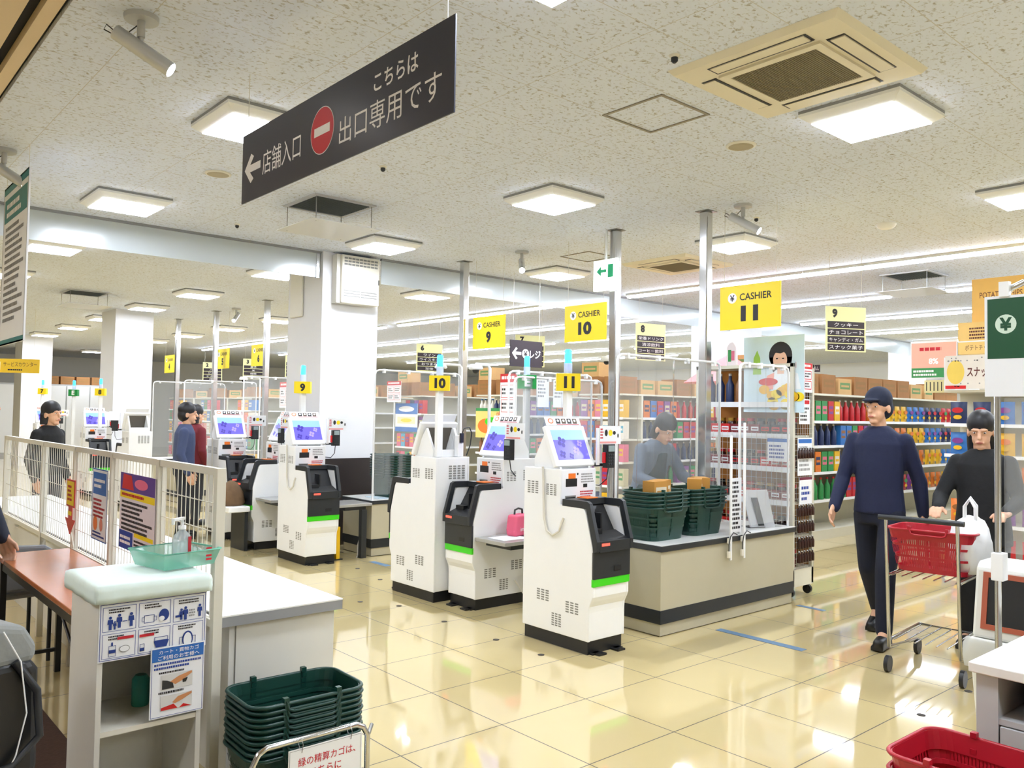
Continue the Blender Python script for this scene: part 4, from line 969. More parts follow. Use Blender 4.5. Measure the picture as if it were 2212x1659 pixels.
# ------------------------------------------------------------------ gondola shelving
SHW = M('shelf_cream','#d8d5c6',.45,var=.03)
GN = ['snack','drink','middle','liquor','food','far']
def gondola(i, yc, label, x0=9.25, x1=16.0, H=1.85, fill=True):
    t = thing('gondola_shelf', label, 'shelf', (x0,yc,0), 0, 'gondola shelving')
    L = x1-x0
    MB(SHW).box((0,-.45,0),(.42,.45,.12)).box((.46,-.45,0),(L,.45,.12)).build('base', t)
    MB(SHW).box((.42,-.45,.12),(.46,.45,H)).box((.46,-.015,.12),(L,.015,H)).build('back_panel', t)
    zs = [.12,.50,.86,1.20,1.52]
    for z in zs[1:]:
        MB(SHW).box((0,-.45,z-.025),(.42,.45,z)).build('end_shelf', t)
        MB(SHW).box((.46,-.42,z-.025),(L,.42,z)).build('shelf', t)
        MB(PAPER).box((-.004,-.45,z-.03),(0,.45,z+.005)).box((.46,-.425,z-.03),(L,-.42,z+.005)).build('price_rail', t)
    MB(SHW).box((.0,-.45,H),(L,.45,H+.025)).build('top_board', t)
    if fill:
        R = random.Random(i*17+3)
        lb = 'packaged goods on the end shelf of the %s gondola' % GN[i]; gp = 'goods on the %s gondola end' % GN[i]
        kinds = {0:K_POUCH,1:K_BOT,2:K_CART,3:K_BOT,4:K_CART,5:K_CART}[i]
        for k, z in enumerate(zs):
            kk = kinds if (k % 2 == 0 or i == 0) else K_CART; n = 4 if kk is K_POUCH else 9 if kk is K_BOT else 6
            for j in range(n):
                q = R.choice(kk) if kk is K_CART else kk[(j*2//n+k+i) % len(kk)]
                nm = {'b':'bottle','p':'pouch'}.get('b' if kk is K_BOT else 'p' if kk is K_POUCH else 'x','boxed')
                q.at((x0+.09, yc-.45+.9*(j+.5)/n, z+.002), FX, {'bottle':'bottles','pouch':'bagged goods','boxed':'boxed goods'}[nm]+' in a row on the end shelf of the %s gondola' % GN[i], gp+' '+nm)
        if i == 1:
            for k, z in enumerate(zs[1:]):
                for j in range(11): K_POUCH[(j//3+k) % 6].at((x0+3.0+j*.21, yc-.33, z+.002), 0, 'bagged goods along the far part of the drink gondola long side', 'bagged goods along the drink gondola')
        if i in (0,1,2,3):
            for k, z in enumerate(zs[1:]):
                n = 14
                for j in range(n):
                    kk = K_CART if (j//5+k) % 2 else K_BOT
                    q = R.choice(kk[:6]) if kk is K_CART else kk[(j//5+k) % 5]
                    q.at((x0+.6+j*.165, yc-.35, z+.002), 0, ('boxed goods' if kk is K_CART else 'bottles')+' along the near long side of the %s gondola' % GN[i], 'goods along the %s gondola %s' % (GN[i], 'boxes' if kk is K_CART else 'bottles'))
    return t
gondola(0, 3.15, 'snack gondola at the right, holding bright snack bags')
gondola(1, 5.85, 'drink gondola behind the near beige counter and jar rack')
gondola(2, 8.55, 'gondola behind the big column and lane nine sign', 9.25, 12.3)
gondola(3, 11.1, 'liquor gondola behind the wine aisle sign')
gondola(4, 13.7, 'food gondola beyond the smoke barrier')
gondola(5, 18.5, 'far gondola at the back left beyond the lane signs')
# cardboard cartons stacked on top
R = random.Random(5)
for gi, yc, xs in ((1,5.85,12),(2,8.55,7),(3,11.1,10),(4,13.7,10),(5,18.5,8)):
    for j in range(xs):
        K_KRAFT[R.random() < .3].at((9.48+.45*j, yc-.20, 1.877), R.uniform(-.06,.06), 'brown cardboard carton stored on top of the %s gondola' % GN[gi], 'cartons on the %s gondola' % GN[gi])
    for j in range(2):
        K_KRAFT[j].at((9.42, yc-.22+.44*j, 1.877+(.2605 if False else 0)) if False else (9.42+.0, yc+.24, 1.877+j*.2612), FX, 'brown cardboard carton piled at the end of the %s gondola top' % GN[gi], 'end cartons on the %s gondola' % GN[gi])
# more shelving far back at the left
K_FAR = [Kind(mk_carton, GOODM[i], .21, .2, .27, GOODM[(i+4)%12]) for i in (0,1,8,6,3,4,2)]
for q in K_FAR: q.f = lambda *a: (lambda t_: (setattr(t_, 'name', 'product_pack'), t_)[1])(mk_carton(*a))
for gi, (yc, nm) in enumerate(((16.2,'seasoning'),(21.0,'noodle'),(23.6,'bread'),(26.2,'tea'))):
    g = gondola(9+gi, yc, 'distant %s gondola in the row at the far back left' % nm, 9.0, 12.0, fill=False)
    for k, z in enumerate((.12,.50,.86,1.20,1.52)):
        for j in range(4):
            K_FAR[(j*2+k*3+gi) % 7].at((9.0+.13, yc-.34+.23*j, z+.002), FX, 'distant bright packs on the end shelf of the far %s gondola' % nm, 'packs on the far %s gondola' % nm)
    for j in range(4): K_KRAFT[j % 2].at((9.25+.46*j, yc-.2, 1.877), 0, 'brown carton stored on the far %s gondola' % nm, 'cartons on the far %s gondola' % nm)
t = thing('storage_shelf', 'tall pale storage shelf against the back wall at far left, cartons on top', 'shelf', (4.6,29.4,0))
MB(LGREY).box((0,0,0),(4.2,.6,2.25)).build('carcass', t)
for j in range(6): MB(WHITE).box((.05+j*.69,-.02,.1),(.70+j*.69,0,2.2)).build('door', t)
for j in range(5): K_KRAFT[0].at((6.3+.46*j, 29.7, 2.252), 0, 'brown carton on the tall pale storage shelf at far left', 'cartons on the storage shelf')
# posters seen through the screens
def board(name, label, cat, x, y, z, w, h, draw, base=PAPER, rz=FX, th=.006, leg=False):
    t = thing(name, label, cat, (x,y,z), rz); p = Pr(base); p.box((0,0,0),(w,th,h)); draw(p,w,h); p.build('panel', t)
    if leg: MB(WHITE).box((w*.5-.01,th,-z),(w*.5+.01,th+.015,h)).build('stand_post', t); MB(WHITE).box((w*.5-.12,th-.1,-z),(w*.5+.12,th+.12,-z+.01)).build('foot', t)
    return t
def d_blue(p,w,h): p.rect(0,h*.62,w,h,BLUEP,1); p.ell(w*.5,h*.8,w*.35,h*.1,PAPER,2); p.rect(w*.1,h*.28,w*.9,h*.52,M('poster_cream','#ece3b8'),1); p.rect(0,0,w,h*.16,BLUEP,1); p.ell(w*.5,h*.4,w*.25,h*.07,YELLOW,2)
board('poster','blue and white product poster seen through the screen before the big column','poster',9.243,14.15,1.16,.78,.56,d_blue)
def d_grid(p,w,h):
    p.rect(0,h*.8,w,h,RED,1); p.lines(w*.08,h*.84,w*.9,h*.97,1,TEXTW,2,seed=2)
    for i in range(2):
        for j in range(2): p.frame(w*(.06+.46*i),h*(.1+.34*j),w*(.48+.46*i),h*(.4+.34*j),.008,RED,1); p.lines(w*(.1+.46*i),h*(.16+.34*j),w*(.44+.46*i),h*(.34+.34*j),2,TEXTD,1,seed=i+j,fill=.5)
board('poster','red and white gridded notice left of the blue product poster','poster',9.10,14.25,1.74,.5,.42,d_grid,leg=True)
board('poster','red and white gridded notice behind the green E plate','poster',9.10,10.72,1.50,.42,.72,d_grid,leg=True)
board('poster','distant red and white gridded notice under the lane six sign','poster',9.0,18.9,1.6,.6,.62,d_grid,leg=True)
board('poster','distant red gridded notice right of the lane six sign','poster',9.0,17.8,1.6,.5,.62,d_grid,leg=True)
def d_food(p,w,h): p.ell(w*.35,h*.4,w*.28,h*.25,ORANGE,1); p.ell(w*.62,h*.35,w*.25,h*.22,RED,2); p.ell(w*.5,h*.55,w*.2,h*.15,GREEN,2); p.text('肉',w*.75,h*.75,h*.3,RED,2); p.rect(0,h*.9,w,h,GOODM[3],1)
board('poster','yellow food poster with red and orange blobs behind the lane ten screen','poster',9.243,11.55,1.12,.86,.52,d_food,M('poster_yellow','#eed37a'))
def d_white(p,w,h): p.lines(w*.1,h*.3,w*.9,h*.9,5,GREY,1,seed=3,fill=.4)
board('notice_sheet','white paper notice hanging over the lane ten screen, left one','notice',5.55,5.985,1.62,.17,.30,d_white,rz=0,th=.002)
board('notice_sheet','white paper notice hanging over the lane ten screen, right one','notice',5.78,5.985,1.62,.17,.30,d_white,rz=0,th=.002)
# snack area signs on the right
def d_snack(p,w,h):
    p.text('スナック',w*.67,h*.5,h*.3,M('brown_ink','#5a1f1c'),2,fit=w*.5,bold=.02); p.ell(w*.2,h*.5,w*.17,h*.36,M('chip_yellow','#e3c65a'),1); p.rect(.0,.0,w*.4,h*.1,RED,1)
    R_ = random.Random(4)
    for k in range(26): p.ell(R_.uniform(.05,.95)*w,(R_.choice((.08,.16,.84,.92)))*h,.008,.008,GREY,1,8)
board('snack_sign','dotted snack sign with Japanese writing on top of the snack gondola','sign',9.20,3.57,1.885,.51,.35,d_snack,M('snack_pale','#ded8d0'))
def d_potato(p,w,h): p.text('POTATO CHIPS',w*.55,h*.62,h*.13,M('brown_ink','#5a1f1c'),1,fit=w*.8); p.text('SEA SALT',w*.6,h*.42,h*.06,MATS['brown_ink'],1)
board('carton_display','tall yellow potato chip carton behind the green sign','carton',9.35,3.36,2.58,.5,.46,d_potato,M('chip_orange','#eec069'),th=.28)
def d_pot2(p,w,h): p.lines(w*.2,h*.45,w*.8,h*.85,4,M('brown_ink','#5a1f1c'),1,seed=6,fill=.4); p.rect(0,h*.38,w,h*.42,PAPER,1); p.text('ポテトチップス',w*.4,h*.2,h*.18,MATS['brown_ink'],1,fit=w*.55); p.text('16',w*.88,h*.2,h*.2,TEXTD,1,bold=.03)
board('carton_display','lower yellow potato chip carton above the dotted snack sign','carton',9.22,3.45,2.246,.55,.33,d_pot2,M('chip_orange2','#ecc77a'),th=.12)
bpy.data.objects
def d_pink(p,w,h): p.rect(.01,h*.28,w-.01,h-.02,M('salmon','#f0b09c'),1); p.rect(.01,.01,w*.85,h*.28,GOODM[3],1); p.lines(w*.2,h*.7,w*.75,h*.86,1,TEXTR,2,seed=5); p.text('8%',w*.5,h*.46,h*.16,TEXTW,2,bold=.04); p.lines(w*.06,h*.05,w*.7,h*.24,2,TEXTW,2,seed=8)
board('price_sign','pink and green eight percent sign left of the dotted snack sign','sign',9.6,4.10,2.02,.50,.42,d_pink)
board('wire_price_frame','small cream wire frame under the pink and green sign','frame',9.6,3.95,1.86,.42,.14,lambda p,w,h: [p.rect(.02+k*.04,.02,.03+k*.04,h-.02,TEXTD,1) for k in range(9)],M('frame_cream','#d9cf9a'))
solo('white_pack', MB(PAPER).box((0,0,0),(.3,.25,.36)), 'plain white pack standing on the snack gondola left of the yellow cartons', 'pack', (9.45,3.43,1.877))
# pink parasol and bottle shaped packs above the near screens
t = thing('parasol', 'small pink parasol display left of the lane eleven pole', 'parasol', (9.30,6.30,1.877))
MB(M('parasol_pink','#f08d92',.6)).lathe([(.62,.12),(.60,.13),(.30,.34),(.02,.50)], n=10).build('canopy', t); MB(WHITE).lathe([(.012,0),(.012,.5)], n=8).build('pole', t)
board('pink_sign','pale pink sale sign right of the lane eleven pole','sign',9.2,5.95,1.88,.55,.42,lambda p,w,h: p.lines(w*.1,h*.1,w*.9,h*.3,1,TEXTR,1,seed=3),M('pale_pink','#f2c3c6'))
t = thing('display_bottle', 'tall cardboard bottle display with green and pink label left of the woman poster', 'display', (6.62,4.52,2.03), FX)
p = Pr(M('bottle_pale','#e9dfe4')); p.prism([(0,0),(.10,0),(.10,.17),(.07,.22),(.03,.22),(0,.17)],'y',0,.03); p.rect(.015,.04,.05,.15,GOODM[3],1); p.rect(.05,.05,.085,.14,GOODM[8],1); p.build('panel', t)
# ------------------------------------------------------------------ jar rack on casters behind the near counter
RX, RY = 6.56, 3.80
t = thing('rolling_rack', 'tall cream shelf rack on casters with wire mesh, end of the near beige counter', 'rack', (RX,RY,0))
RW, RD, RH = 1.02, .35, 2.03     # along Y, along X, height
m = MB(SHW)
for x in (0,RD-.03):
    for y in (0,RW-.03): m.box((x,y,.10),(x+.03,y+.03,RH))
m.box((0,0,.09),(RD,.03,.24)).box((0,0,RH-.03),(RD,RW,RH)); m.build('frame', t)
MB(M('rack_back','#b9762c',.7,var=.15,scale=8)).box((RD-.012,.03,.12),(RD-.002,RW-.03,RH-.03)).build('back_panel', t)
ZS = [.25,.53,.82,1.11,1.40,1.68]
for z in ZS:
    MB(SHW).box((.012,.03,z-.02),(RD-.012,RW-.03,z)).build('shelf', t)
    MB(PAPER).box((.002,.03,z-.035),(.010,RW-.03,z+.012)).build('price_rail', t)
for nm in ('front','side'):
    f = MB(WIRE)
    if nm == 'front':
        for k in range(21): f.box((-.006,k*RW/20-.001,.24),(-.004,k*RW/20+.001,1.42))
        for k in range(20): f.box((-.006,0,.24+k*.06-.001),(-.004,RW,.24+k*.06+.001))
    else:
        for k in range(13): f.box((k*RD/12-.001,-.005,.24),(k*RD/12+.001,-.003,RH))
        for k in range(38): f.box((0,-.005,.24+k*.047-.001),(RD,-.003,.24+k*.047+.001))
    f.build('wire_mesh', t)
for x in (.03,RD-.03):
    for y in (.04,RW-.04):
        c = MB(BLACK).tube([(x-.012,y,.04),(x+.012,y,.04)], .04, 16).box((x-.016,y-.012,.04),(x+.016,y+.012,.095)); c.build('caster', t)
for zi, z in enumerate(ZS[:5]):
    for j in range(9):
        y = RY+.085+j*.105
        (K_LOW[(j//3+zi) % 3]).at((RX+.07, y, z+.001), FX, 'red and dark boxes in the front row on the jar rack shelves', 'boxes on the jar rack')
        K_JAR[(j//2+zi) % 4].at((RX+.14, y, z+.001), 0, 'brown jars with coloured lids on the jar rack shelves', 'jars on the jar rack')
for j in range(9): K_BOT[(j//3) % 5].at((RX+.12, RY+.09+j*.105, ZS[5]+.001), 0, 'bottles on the top shelf of the jar rack', 'bottles on the jar rack')
K_MINI = Kind(mk_bottle, BROWNG, .016, .10, PAPER)
for r, z in enumerate((.30,.42,.56,.70,1.20)):
    for j in range(6): K_MINI.at((RX+.07+j*.045, RY-.022, z), 0, 'tiny dark bottles hung in rows on the narrow mesh side of the rack', 'tiny bottles on the rack side')
def rk(label, x, z, w, h, draw, base=PAPER): return board('notice_sheet', label, 'notice', x, RY-.012, z, w, h, draw, base, 0, .003)
rk('red headed price notice at the top of the narrow rack side', RX+.02, 1.78, .28, .26, d_grid)
rk('small white notice with red strip on the narrow rack side', RX+.08, 1.50, .18, .22, lambda p,w,h: (p.rect(.01,h*.8,w-.01,h-.01,RED,1), p.lines(w*.1,h*.1,w*.9,h*.7,4,TEXTD,1,seed=2)))
rk('white notice with blue strip on the narrow rack side', RX+.06, 1.05, .24, .33, lambda p,w,h: (p.rect(.01,h*.86,w-.01,h-.01,BLUEP,1), p.lines(w*.1,h*.1,w*.9,h*.8,6,GREY,1,seed=4,fill=.4)))
rk('white notice with maroon strip lowest on the narrow rack side', RX+.09, .80, .21, .235, lambda p,w,h: (p.rect(0,h*.9,w,h,M('maroon','#6e1c3a'),1), p.lines(w*.15,h*.1,w*.85,h*.7,3,TEXTB,1,seed=5)))
board('notice_sheet','small white notice with blue strip on the front mesh of the jar rack','notice',RX-.014,RY+.24,1.17,.20,.20,lambda p,w,h: (p.rect(0,h*.85,w,h,BLUEP,1), p.lines(w*.1,h*.1,w*.9,h*.75,4,TEXTB,1,seed=4,fill=.4)),rz=FX,th=.002)
def d_woman(p,w,h):
    SK = M('poster_skin','#f0c4ac'); HR = M('poster_hair','#14141a')
    p.rect(0,0,w,h,M('poster_sky','#cfe6f2'),1); p.poly([(w*.16,h*.5),(w*.30,h*.5),(w*.28,h*.72),(w*.23,h*.82),(w*.17,h*.72)],M('poster_green','#9ac94a'),2)
    p.poly([(w*.35,h*.30),(w*.95,h*.30),(w*.90,h*.50),(w*.72,h*.56),(w*.52,h*.55),(w*.40,h*.46)],M('poster_shirt','#e8eef4'),2); p.poly([(w*.35,h*.30),(w*.5,h*.30),(w*.52,h*.52),(w*.40,h*.48)],M('poster_coral','#e89a8a'),3)
    p.ell(w*.62,h*.74,w*.19,h*.18,HR,3); p.poly([(w*.44,h*.72),(w*.50,h*.52),(w*.56,h*.56),(w*.70,h*.56),(w*.78,h*.52),(w*.81,h*.72)],HR,3)
    p.rect(w*.57,h*.50,w*.68,h*.62,SK,4); p.ell(w*.615,h*.68,w*.115,h*.125,SK,5); p.poly([(w*.48,h*.74),(w*.52,h*.84),(w*.62,h*.88),(w*.73,h*.84),(w*.75,h*.74),(w*.70,h*.79),(w*.62,h*.765),(w*.54,h*.78)],HR,6)
    for s in (-1,1): p.ell(w*(.615+s*.05),h*.70,w*.018,h*.010,HR,6,10)
    p.poly([(w*.575,h*.635),(w*.655,h*.635),(w*.615,h*.61)],TEXTR,6)
    p.ell(w*.42,h*.40,w*.16,h*.05,RED,6)
    R_ = random.Random(3)
    for k in range(16): p.ell(R_.uniform(.35,.92)*w,R_.uniform(.08,.34)*h,w*.09,h*.06,YELLOW if k % 3 else M('deep_yellow','#eab31c'),7+k % 4,12)
board('poster','large poster of a smiling woman with black bob above the jar rack','poster',6.585,4.31,1.60,.60,.68,d_woman)
# things right of the rack
t = thing('yellow_banner', 'olive yellow hanging strip behind the narrow rack side', 'banner', (7.02,3.93,.62), 0)
MB(M('olive_yellow','#a8a02c',.6)).box((0,0,0),(.12,.004,1.0)).build('strip', t); MB(WIRE).box((.0,.006,-.62),(.012,.018,1.02)).build('pole', t)
# ------------------------------------------------------------------ lower right: desk, pole with green sign, bin, cart
t = thing('desk', 'white topped grey desk with a drawer at the bottom right corner', 'desk', (3.20,-.2,0))
MB(M('desk_top','#ecebe6',.3)).box((-.02,-.6,.665),(1.2,1.36,.70)).build('top', t, .004)
MB(LGREY).box((0,1.27,0),(1.15,1.34,.664)).build('side_panel', t)
MB(LGREY).box((.60,-.55,0),(.62,1.27,.664)).build('back_panel', t)
MB(LGREY).box((.005,-.55,.50),(.60,1.27,.52)).build('shelf', t)
MB(LGREY).box((0,-.55,.27),(.02,1.265,.495)).build('drawer_front', t, .003)
MB(BLACK).box((.05,.2,.521),(.5,1.2,.60)).build('black_tray', t)
MB(LGREY).box((.0,-.55,.02),(.60,1.27,.05)).build('bottom_board', t)
t = thing('partition_stand', 'chrome pole stand with rounded top carrying a green yen sign and clear sheet', 'stand', (4.0,1.335,0))
MB(CHROME).tube([(0,0,.016),(0,0,2.03),(0,-.02,2.09),(0,-.06,2.135),(0,-.12,2.16),(0,-.2,2.165),(0,-.95,2.165),(0,-1.05,2.13),(0,-1.09,2.03),(0,-1.09,.016)], .014, 10).build('frame', t)
MB(GREY).box((-.2,-.06,0),(.2,.06,.016)).box((-.2,-1.15,0),(.2,-1.03,.016)).build('base_plate', t)
MB(clear_mat('clear_panel',.16,'#e6eaee')).box((.02,-1.07,.98),(.026,-.02,1.655)).build('clear_sheet', t)
MB(WHITE).box((-.03,-.03,.86),(.03,.02,.98)).build('clamp', t, .004)
t = thing('green_sign', 'dark green yen sign with white lower half in the chrome frame', 'sign', (3.97,1.375,1.66), FX)
p = Pr(PAPER); p.box((0,0,0),(.95,.012,.44)); p.rect(.012,.165,.94,.428,SIGNG,1); p.ell(.085,.315,.042,.042,M('mint_print','#cfe3d2'),2); p.text('¥',.085,.315,.058,SIGNG,3,bold=.04); p.text('ー',.20,.33,.012,MATS['mint_print'],2,fit=.07); p.text('セルフレジ',.46,.32,.09,MATS['mint_print'],2,fit=.40)
p.build('panel', t)
MB(WHITE).box((.06,-.01,.435),(.10,.02,.50)).build('clip', t)
t = thing('trash_bin', 'white trash bin with brown framed dark opening behind the chrome pole', 'bin', (4.60,1.20,0))
MB(M('bin_white','#dfe0da',.4,var=.03)).frus((.0,.03,.36,.44),(-.02,.0,.38,.47),0,.45).build('bin_body', t, .01)
hd = MB(MATS['bin_white']); hd.prism([(.0,.451),(.37,.451),(.34,.80),(.30,.83),(.10,.83),(.06,.80)],'y',.01,.46); hd.build('hood', t, .015)
br = MB(M('rust_brown','#a8543a',.5)); 
br.X = Matrix(((1,0,0,-.002),(0,1,0,0),(0,0,1,0),(0,0,0,1)))
def hx(z): return (z-.451)/(.80-.451)*.06
for a, b, c, d in ((.05,.50,.42,.525),(.05,.755,.42,.78),(.05,.525,.075,.755),(.395,.525,.42,.755)):
    br.add([(hx(b)-.006,a,b),(hx(b)-.006,c,b),(hx(d)-.006,c,d),(hx(d)-.006,a,d),(hx(b)+.004,a,b),(hx(b)+.004,c,b),(hx(d)+.004,c,d),(hx(d)+.004,a,d)],[(0,1,2,3),(4,5,6,7),(0,1,5,4),(1,2,6,5),(2,3,7,6),(3,0,4,7)])
br.X = None; br.build('opening_frame', t)
MB(BLACK).add([(hx(.525)-.003,.075,.525),(hx(.525)-.003,.395,.525),(hx(.755)-.003,.395,.755),(hx(.755)-.003,.075,.755)],[(0,1,2,3)]).build('dark_opening', t)
bg = []; bf = []; n = 40
for j, (z, o_) in enumerate(((.455,.004),(.42,.016),(.36,.020),(.30,.016))):
    for i in range(n):
        a = i/n*4; s_ = int(a); f = a-s_; hw = [( -.02-o_, .0-o_),(.38+o_,.0-o_),(.38+o_,.47+o_),(-.02-o_,.47+o_)]; q0, q1 = hw[s_], hw[(s_+1) % 4]
        wv = .006*math.sin(i*2.3+j*1.7)
        bg.append((q0[0]+(q1[0]-q0[0])*f+wv, q0[1]+(q1[1]-q0[1])*f+wv, z+.008*math.sin(i*1.1) if j == 3 else z))
for j in range(3):
    for i in range(n): bf.append((j*n+i,j*n+(i+1)%n,(j+1)*n+(i+1)%n,(j+1)*n+i))
MB(clear_mat('bag_film',.5,'#eceee8')).add(bg,bf,None,True).build('liner_bag', t)
solo('dark_bag', MB(M('navy_cloth','#12141f',.8,bump=.3,scale=15)).prism([(-.30,0),(.30,0),(.33,.10),(.20,.28),(-.05,.33),(-.28,.22)],'y',-.16,.16), 'dark navy bag lying behind the trash bin', 'bag', (5.55,1.30,.60), FX, bevel=.04)
t = thing('side_counter', 'dark low counter behind the trash bin', 'counter', (5.25,.9,0))
MB(DARK).box((0,0,0),(.6,.75,.57)).build('body', t); MB(BLACK).box((-.02,-.02,.57),(.62,.77,.60)).build('top', t)
# shopping cart
t = thing('shopping_cart', 'chrome shopping cart between the two shoppers at the right', 'cart', (5.45,2.16,0), PI/2+.1)
f = MB(CHROME)
f.tube([(-.22,-.30,.09),(-.20,.28,.16),(-.20,.34,.95)], .011, 8).tube([(.22,-.30,.09),(.20,.28,.16),(.20,.34,.95)], .011, 8)
f.tube([(-.2,.31,.60),(-.2,-.26,.60),(.2,-.26,.60),(.2,.31,.60)], .010, 8).tube([(-.2,.25,.20),(-.2,-.28,.20),(.2,-.28,.20),(.2,.25,.20)], .010, 8)
for k in range(7): f.tube([(-.18+k*.06,-.26,.60),(-.18+k*.06,.30,.60)], .004, 6).tube([(-.18+k*.06,-.28,.20),(-.18+k*.06,.25,.20)], .004, 6)
f.build('frame', t)
MB(DARK).tube([(-.24,.35,.955),(.24,.35,.955)], .016, 10).build('handle', t)
for x in (-.21,.21):
    for y in (-.29,.27): MB(BLACK).tube([(x-.012,y,.05),(x+.012,y,.05)], .05, 16).build('wheel', t)
o = dup(R0, (5.46,2.17,.611), PI/2+.1, 'red shopping basket riding on the chrome cart', 'red basket on the cart')
WB = M('white_bag_film','#eff0f2',.35,bump=.5,scale=9)
t = thing('shopping_bag', 'white plastic shopping bag standing in the red basket on the cart', 'bag', (5.50,1.99,.626), .3)
vs = []; fs = []; n = 28; RS = [(.06,0),(.13,.01),(.15,.06),(.165,.13),(.16,.20),(.14,.26),(.10,.31),(.055,.335)]
for k, (r, z) in enumerate(RS):
    for i in range(n):
        a = 2*PI*i/n; q = r*(1+.07*math.sin(a*5+k*1.3)+.05*math.sin(a*9-k*2.1)); vs.append((q*math.cos(a), q*.72*math.sin(a), z+.008*math.sin(a*3+k)))
fs = [(k*n+i,k*n+(i+1)%n,(k+1)*n+(i+1)%n,(k+1)*n+i) for k in range(len(RS)-1) for i in range(n)]+[tuple(range(n-1,-1,-1)),tuple(range((len(RS)-1)*n,len(RS)*n))]
MB(WB).add(vs,fs,None,True).build('bag_body', t)
for s in (-1,1): MB(WB).tube([(s*.05,-.03,.32),(s*.07,-.03,.40),(s*.05,0,.45),(s*.04,.03,.40),(s*.05,.03,.32)], .010, 8).build('handle', t)
# goods baskets on the near counter
K_OCH = Kind(mk_carton, M('ochre_paper','#c08a3a',.7,var=.1), .16, .11, .17, M('ochre_print','#e8dcc0'))
for k, x in enumerate((4.92,5.40)):
    for j in range(5): dup(B0, (x,3.97,.6405+j*.028), .02*(j % 2), 'dark green basket, %s from the top of the %s stack on the near counter' % (ORD[4-j], ('left','right')[k]), '%s basket stack on the near counter' % ('left','right')[k])
for k in range(4):
    K_OCH.at(((4.86,4.98,5.34,5.48)[k], 3.93+.05*(k % 2), .90), .3*k, 'ochre paper pack lying in the %s basket stack on the near counter' % ('left','right')[k//2], 'ochre packs in the %s counter baskets' % ('left','right')[k//2])

board('category_sign','small dark plum product sign right of the narrow rack side','sign',9.62,5.55,2.13,.34,.09,lambda p,w,h: p.text('キャンディ・ガム',w*.5,h*.5,h*.6,TEXTW,1,fit=w*.9),PLUM)
solo('sign_post', MB(WHITE).box((0,0,1.877),(.01,.02,2.14)), 'thin white stem holding the small dark plum product sign', 'post', (9.63,5.43,0))
def d_red(p,w,h): p.poly([(.0,h*.1),(w*.7,h*.1),(w*.85,h*.5),(w*.6,h*.75),(0,h*.7)],YELLOW,1); p.lines(w*.1,h*.3,w*.6,h*.55,1,TEXTD,2)
board('price_sign','red and yellow hanging sign at the far left edge','sign',2.35,18.1,1.75,.62,.5,d_red,RED,rz=-.5)
# ================================================================== people
def fuse(parts, name, mat, voxel=.008, parent=None, smooth=2):
    o = parts.build('tmp'); o.data.materials.clear()
    md = o.modifiers.new('r','REMESH'); md.mode = 'VOXEL'; md.voxel_size = voxel; md.use_smooth_shade = True
    sm = o.modifiers.new('s','SMOOTH'); sm.iterations = smooth; sm.factor = .5
    dg = bpy.context.evaluated_depsgraph_get(); me = bpy.data.meshes.new_from_object(o.evaluated_get(dg)); me.name = name
    bpy.data.objects.remove(o)
    me.materials.clear(); me.materials.append(mat)
    me.polygons.foreach_set('use_smooth', [True]*len(me.polygons)); me.polygons.foreach_set('material_index', [0]*len(me.polygons))
    r = bpy.data.objects.new(name, me); C.objects.link(r)
    if parent: r.parent = parent
    return r
def loft(mb, rings, n=20):      # rings: (cx, cy, z, rx, ry)
    vs = []; k = len(rings)
    for cx, cy, z, rx, ry in rings: vs += [(cx+rx*math.cos(2*PI*j/n), cy+ry*math.sin(2*PI*j/n), z) for j in range(n)]
    fs = [(i*n+j,i*n+(j+1)%n,(i+1)*n+(j+1)%n,(i+1)*n+j) for i in range(k-1) for j in range(n)]
    mb.add(vs, fs, None, True); mb.add(vs[:n],[tuple(range(n-1,-1,-1))]); mb.add(vs[-n:],[tuple(range(n))]); return mb
def hand(mb, wrist, fwd, side, palm, curl=.5):   # side: direction of the thumb; palm: palm normal
    w = Vector(wrist); f = Vector(fwd).normalized(); s = Vector(side); s = (s-f*s.dot(f)).normalized(); p = f.cross(s); p = p if p.dot(Vector(palm)) > 0 else -p
    for u in (-.5,0,.5): mb.caps(w-f*.02+s*u*.045, w+f*.075+s*u*.058, .016, .015)
    for i, L in enumerate((.068,.078,.073,.058)):
        b = w+f*.078+s*(.030-.020*i); c = b+f*L*.5*math.cos(curl*.5)+p*L*.5*math.sin(curl*.5); e = c+f*L*.5*math.cos(curl*1.6)+p*L*.5*math.sin(curl*1.6)
        mb.caps(b, c, .0098, .0090); mb.caps(c, e, .0090, .0078)
    b = w+f*.02+s*.028; c = b+f*.035+s*.026+p*.008; e = c+f*.032+s*.006+p*.012
    mb.caps(b, c, .013, .011); mb.caps(c, e, .011, .009)
